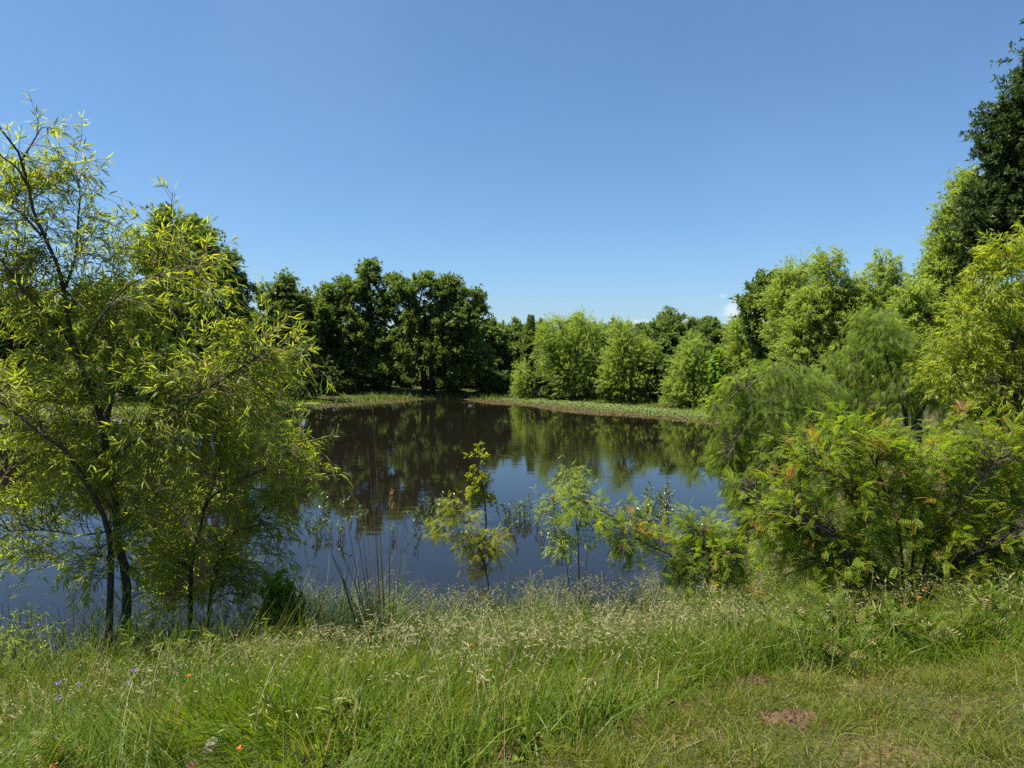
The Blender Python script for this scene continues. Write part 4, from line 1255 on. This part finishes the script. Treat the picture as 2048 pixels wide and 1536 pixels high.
# short cut grass with dead thatch
p = rng.uniform((-.6, 1.7), (5.2, 4.9), (140000, 2))
p = p[inside(LAWN, p[:, 0] + rng.normal(0, .06, len(p)), p[:, 1] + rng.normal(0, .06, len(p)))]
p = p[np.abs(p[:, 0]) < .95 * p[:, 1] + 1.2]
MOUNDS = [(1600, 1452, .17, .13, .04), (1425, 1335, .13, .10, .07), (1515, 1375, .13, .08, .03), (1355, 1425, .13, .05, .02), (1000, 1525, .12, .07, .03)]
mc = []
for px, py, rx, ry, hz in MOUNDS:
    Ym = 3.2
    for _ in range(6):
        Ym = (CAMZ - gz((px - 1024) / F * Ym, Ym)) / ((py - 719.7) / F)
    mc.append(((px - 1024) / F * Ym, Ym, rx, ry, hz))
bare = np.zeros(len(p))
for x, y, rx, ry, hz in mc:
    bare = np.maximum(bare, 1.0 - ((p[:, 0] - x) / rx) ** 2 - ((p[:, 1] - y) / ry) ** 2)
thin = vnoise(p[:, 0], p[:, 1], 4.3, 3.0)
p = p[(rng.uniform(size=len(p)) > np.clip(bare, 0, .97)) & (rng.uniform(size=len(p)) < .45 + .7 * thin)]
n_ = len(p)
P = np.column_stack([p, ground(p[:, 0], p[:, 1]) - .005])
D = nrm(np.column_stack([rng.normal(0, .48, n_), rng.normal(0, .48, n_), np.ones(n_)]))
pt = vnoise(p[:, 0], p[:, 1], 3.1, 6.0)
dead = rng.uniform(size=n_) < .08 + .26 * pt
tint = np.where(dead, rng.uniform(.78, 1, n_), np.clip(rng.normal(.42, .2, n_), 0, .72))
D[dead, 2] *= .35
D = nrm(D)
g = Geo()
edge = smooth01((p[:, 1] - 3.4) / 1.0)
strips(g, P, D, rng.uniform(.03, .085, n_) * (1 + .8 * edge * rng.uniform(0, 1, n_)) * (1 + 1.3 * smooth01((vnoise(p[:, 0], p[:, 1], 9.0, 1.5) - .6) / .25)) * np.where(rng.uniform(size=n_) < .04, 2.0, 1.0), rng.uniform(.0022, .005, n_), rng.uniform(0, .6, n_), tint, K=3)
lo = g.build('short_grass', M['lawn'], kind='stuff')
lo['label'], lo['category'] = 'short mown grass mixed with dry thatch at the top of the bank', 'grass'

# ------------------------------------------------------------------ earth mounds, stone, weeds, flowers
ML = ['flat reddish earth mound in the open mown grass', 'dark crumbly earth mound against the edge of the tall grass', 'small reddish earth patch just in front of the dark mound', 'thin strip of bare pale earth at the tall grass edge', 'reddish earth patch under the overhanging tall grass']
for (x, y, rx, ry, hz), lab in zip(mc, ML):
    rg = np.random.default_rng(int(abs(x * 1000)) + 7)
    a = np.linspace(0, 2 * np.pi, 40, endpoint=False)
    rr = np.linspace(0, 1, 14)
    A, Rr = np.meshgrid(a, rr)
    wob = 1 + .16 * np.sin(A * 2 + x) + .10 * np.sin(A * 5 + y)
    xx, yy = Rr * rx * wob * np.cos(A), Rr * ry * wob * np.sin(A)
    zz = hz * (1 - smooth01(Rr)) + rg.normal(0, .006, Rr.shape) * (Rr < .97) - .012 * Rr
    zz[0] = zz[0].mean()
    base_z = ground(x + xx, y + yy)
    c0 = gz(x, y)
    V = np.stack([xx, yy, zz + base_z - c0], -1)
    i, j = np.meshgrid(np.arange(13), np.arange(40), indexing='ij')
    q = np.stack([i * 40 + j, i * 40 + (j + 1) % 40, (i + 1) * 40 + (j + 1) % 40, (i + 1) * 40 + j], -1).reshape(-1, 4)
    root = thing('earth_mound', lab, 'mound', (x, y, c0 + .004))
    Geo().add(V, q).build('soil_surface', M['soil'], root, True)
    n_ = 150
    u, th = np.sqrt(rg.uniform(0, 1.1, n_)), rg.uniform(0, 6.28, n_)
    cp = np.column_stack([u * rx * np.cos(th), u * ry * np.sin(th), np.zeros(n_)])
    cp[:, 2] = hz * (1 - smooth01(u)) + ground(x + cp[:, 0], y + cp[:, 1]) - c0
    oct_ = (np.array([(1, 0, 0), (-1, 0, 0), (0, 1, 0), (0, -1, 0), (0, 0, .8), (0, 0, -.6)]), [np.array([(0, 2, 4), (2, 1, 4), (1, 3, 4), (3, 0, 4), (2, 0, 5), (1, 2, 5), (3, 1, 5), (0, 3, 5)])])
    g = Geo()
    scatter(g, oct_, cp, frames(nrm(rg.normal(size=(n_, 3))), nrm(rg.normal(size=(n_, 3)))), rg.uniform(.002, .009, n_), np.zeros(n_))
    g.build('clods', M['soil'], root, kind='stuff')


def on_ground(px, py, Y):
    x = (px - 1024) / F * Y
    return np.array((x, Y, gz(x, Y)))


import bmesh
bm = bmesh.new()
bmesh.ops.create_icosphere(bm, subdivisions=3, radius=1)
rg = random.Random(4)
for v in bm.verts:
    d = .12 * math.sin(v.co.x * 4 + 1) + .1 * math.sin(v.co.y * 5) + .08 * math.sin(v.co.z * 6 + v.co.x * 3)
    v.co *= 1 + d
    v.co.x *= .055; v.co.y *= .045; v.co.z *= .05
me = bpy.data.meshes.new('rock')
bm.to_mesh(me); bm.free()
me.materials.append(M['rock'])
ro = bpy.data.objects.new('rock', me)
COL.objects.link(ro)
P = on_ground(418, 1406, 3.22)
ro.location = (P[0], P[1], P[2] + .03)
ro['label'], ro['category'] = 'small pale grey stone showing through the tall grass', 'rock'


def weed(label, px, Y, h, n_, seed, mat='shrub', proto=None, size=(.03, .06), cat='weed', droop=0, spread=.3, group=None):
    Bq = on_ground(px, 0, Y)
    rg = np.random.default_rng(seed)
    rt = thing('leafy_weed', label, cat, Bq, group)
    Pq = np.column_stack([rg.normal(0, .05, n_), rg.normal(0, .05, n_), np.zeros(n_)])
    st = shoots(rg, Pq, nrm(np.column_stack([rg.normal(0, spread, n_), rg.normal(0, spread, n_), np.ones(n_)])), rg.uniform(.6, 1, n_) * h, .1, 7, .08)
    g = Geo(); tubes(g, st, .003, .0012, 4); g.build('stem', M['twig'], rt, True)
    g = Geo(); leaves(g, rg, st, 26, proto or oval(.45), size, .15, (.6, 1.2), droop, .5); g.build('foliage', M[mat], rt, kind='stuff')
    return rt


weed('soft feathery green weed at the edge of the mown grass below the orange-tipped shrub', 1650, 4.15, .36, 9, 101, 'grass', pinnate(5, (.4, .3), .2), (.06, .10))
for i, (px_, Y_) in enumerate(((1480, 5.4), (1540, 5.0), (1600, 4.75), (1680, 4.6), (1760, 4.7), (1430, 5.6), (1840, 4.65), (1560, 5.5), (1640, 5.2), (1920, 4.7), (1990, 4.8))):
    weed('tall leafy weed at the foot of the orange-tipped shrub', px_, Y_, .42 + .1 * (i % 3), 10, 110 + i, 'grass', (pinnate(5, (.4, .3), .2), lance(.16), pinnate(5, (.4, .3), .2))[i % 3], (.06, .11), group='weeds at the foot of the shrub')
weed('low bushy weed next to the feathery weed by the mown grass', 1730, 4.3, .32, 9, 102, 'grass', oval(.3), (.035, .06))
weed('heart-leaved weed creeping in front of the tall grass near a bare patch', 1045, 2.95, .20, 6, 103, 'grass', oval(.8), (.022, .04), spread=.8)
weed('pale feathery weed in the corner of the tall grass', 40, 2.7, .34, 8, 104, 'grass', pinnate(5, (.4, .25), .2), (.05, .09))
weed('light green narrow-leaved weed rising among seed heads', 690, 3.2, .34, 6, 105, 'grass', lance(.14), (.06, .10))


def flower(label, px, py, Y, mat, seed, group, n_=7, size=.014):
    rg = np.random.default_rng(seed)
    top = at(px, py, Y)
    x, y = top[0], Y
    zg = gz(x, y) - .02
    rt = thing('wildflower', label, 'flower', (x, y, zg), group)
    hgt = max(top[2] - zg, .12)
    g = Geo(); tubes(g, curve([z0, (.01, 0, hgt * .5), (0, 0, hgt)], 8)[None], .0016, .001, 4); g.build('stem', M['twig'], rt, True)
    g = Geo()
    a = np.arange(n_ * 2) * 2.4
    D = nrm(np.column_stack([np.cos(a), np.sin(a), rg.uniform(-.1, .6, n_ * 2)]))
    Pq = np.tile((0, 0, hgt), (n_ * 2, 1)) + rg.normal(0, .005, (n_ * 2, 3))
    scatter(g, oval(.6), Pq, frames(D, np.tile((0, 0, 1.0), (n_ * 2, 1))), rg.uniform(.55, .9, n_ * 2) * size, rg.uniform(0, 1, n_ * 2))
    g.build('petals', M[mat], rt)
    return rt


k = 0
for px, py, Y in ((77, 1250, 5.6), (82, 1270, 5.5), (118, 1262, 5.6), (137, 1240, 5.8), (265, 1341, 4.2), (257, 1365, 4.0), (157, 1368, 3.9), (116, 1367, 3.9), (116, 1396, 3.7), (145, 1425, 3.5)):
    flower('small purple wildflower ' + ('beside the dark twiggy brush' if k < 4 else 'among the straw-coloured seed heads'), px, py, Y, 'purple', 200 + k, 'purple wildflowers ' + ('by the brush' if k < 4 else 'in the tall grass')); k += 1
for px, py, Y, lab in ((378, 1352, 4.1, 'faded orange flower amid dense seed heads near the willow foot'), (944, 1290, 4.6, 'single orange flower in the middle of the open tall grass'), (1850, 1178, 4.7, 'upper orange-red flower in the shade of the orange-tipped shrub'), (1839, 1195, 4.6, 'lower orange flower in the shade of the orange-tipped shrub'), (103, 1534, 2.7, 'low red-orange flower in the corner grass'), (478, 1496, 2.9, 'pale orange petal-like flower low in the tall grass')):
    flower(lab, px, py, Y, 'orange', 230 + k, None, 6, .016); k += 1
for px, py, Y, lab in ((1182, 1184, 6.2, 'tiny pink flower at the crest of the seed heads by the slim sapling'), (1672, 1200, 4.8, 'bright pink flower below the orange-tipped shrub'), (1456, 1105, 6.3, 'pale pink clover-like bloom beside the leaning low shrub')):
    flower(lab, px, py, Y, 'pink', 260 + k, None, 8, .014); k += 1
for px, py, Y, lab in ((1433, 1170, 5.8, 'tiny yellow flower among seed heads beside the shrubs'), (925, 1172, 6.8, 'tiny yellow flower at the water edge below the feathery sapling')):
    flower(lab, px, py, Y, 'yellow', 280 + k, None, 5, .012); k += 1
flower('dark crimson flower at the very bottom of the tall grass', 385, 1533, 2.75, 'crimson', 299, None, 7, .018)
# ------------------------------------------------------------------ weeds and grass under the trees on the other banks
p = rng.uniform((-26, 36), (14, 72), (28000, 2))
d = shore(p[:, 0], p[:, 1])
p2 = rng.uniform((3.5, 9), (16, 40), (18000, 2))
d2 = shore(p2[:, 0], p2[:, 1])
p = np.vstack([p[(d > -.1) & (rng.uniform(size=len(p)) < np.exp(-np.maximum(d, 0) / 7))], p2[(d2 > -.1) & (d2 < 5) & (rng.uniform(size=len(p2)) < .6)]])
p3 = rng.uniform((-26, 36), (14, 62), (60000, 2))                    # taller tufts in patches right at the waterline
d3 = shore(p3[:, 0], p3[:, 1])
p3 = p3[(d3 > -.5) & (d3 < 1.2) & (rng.uniform(size=len(p3)) < 1.2 * smooth01((vnoise(p3[:, 0], p3[:, 1], .9, 2.0) - .5) / .3))]
n3 = len(p3)
p = np.vstack([p, p3])
n_ = len(p)
P = np.column_stack([p, ground(p[:, 0], p[:, 1]) - .02])
D = nrm(np.column_stack([rng.normal(0, .35, n_), rng.normal(0, .35, n_), np.ones(n_)]))
g = Geo()
strips(g, P, D, np.concatenate([rng.uniform(.2, .65, n_ - n3), rng.uniform(.35, .95, n3)]), rng.uniform(.02, .05, n_), rng.uniform(.1, .6, n_), np.clip(rng.normal(.4, .25, n_), 0, .95), K=3)
uo = g.build('bank_weeds', M['grass'], kind='stuff')
uo['label'], uo['category'] = 'rough grass and weeds along the opposite and side banks', 'grass'

if False:
    print('MESHES', len(bpy.data.meshes), 'OBJECTS', len(bpy.data.objects), 'FACES', sum(len(m_.polygons) for m_ in bpy.data.meshes), 'LOOPS-2F', sum(len(m_.loops) - 2 * len(m_.polygons) for m_ in bpy.data.meshes))
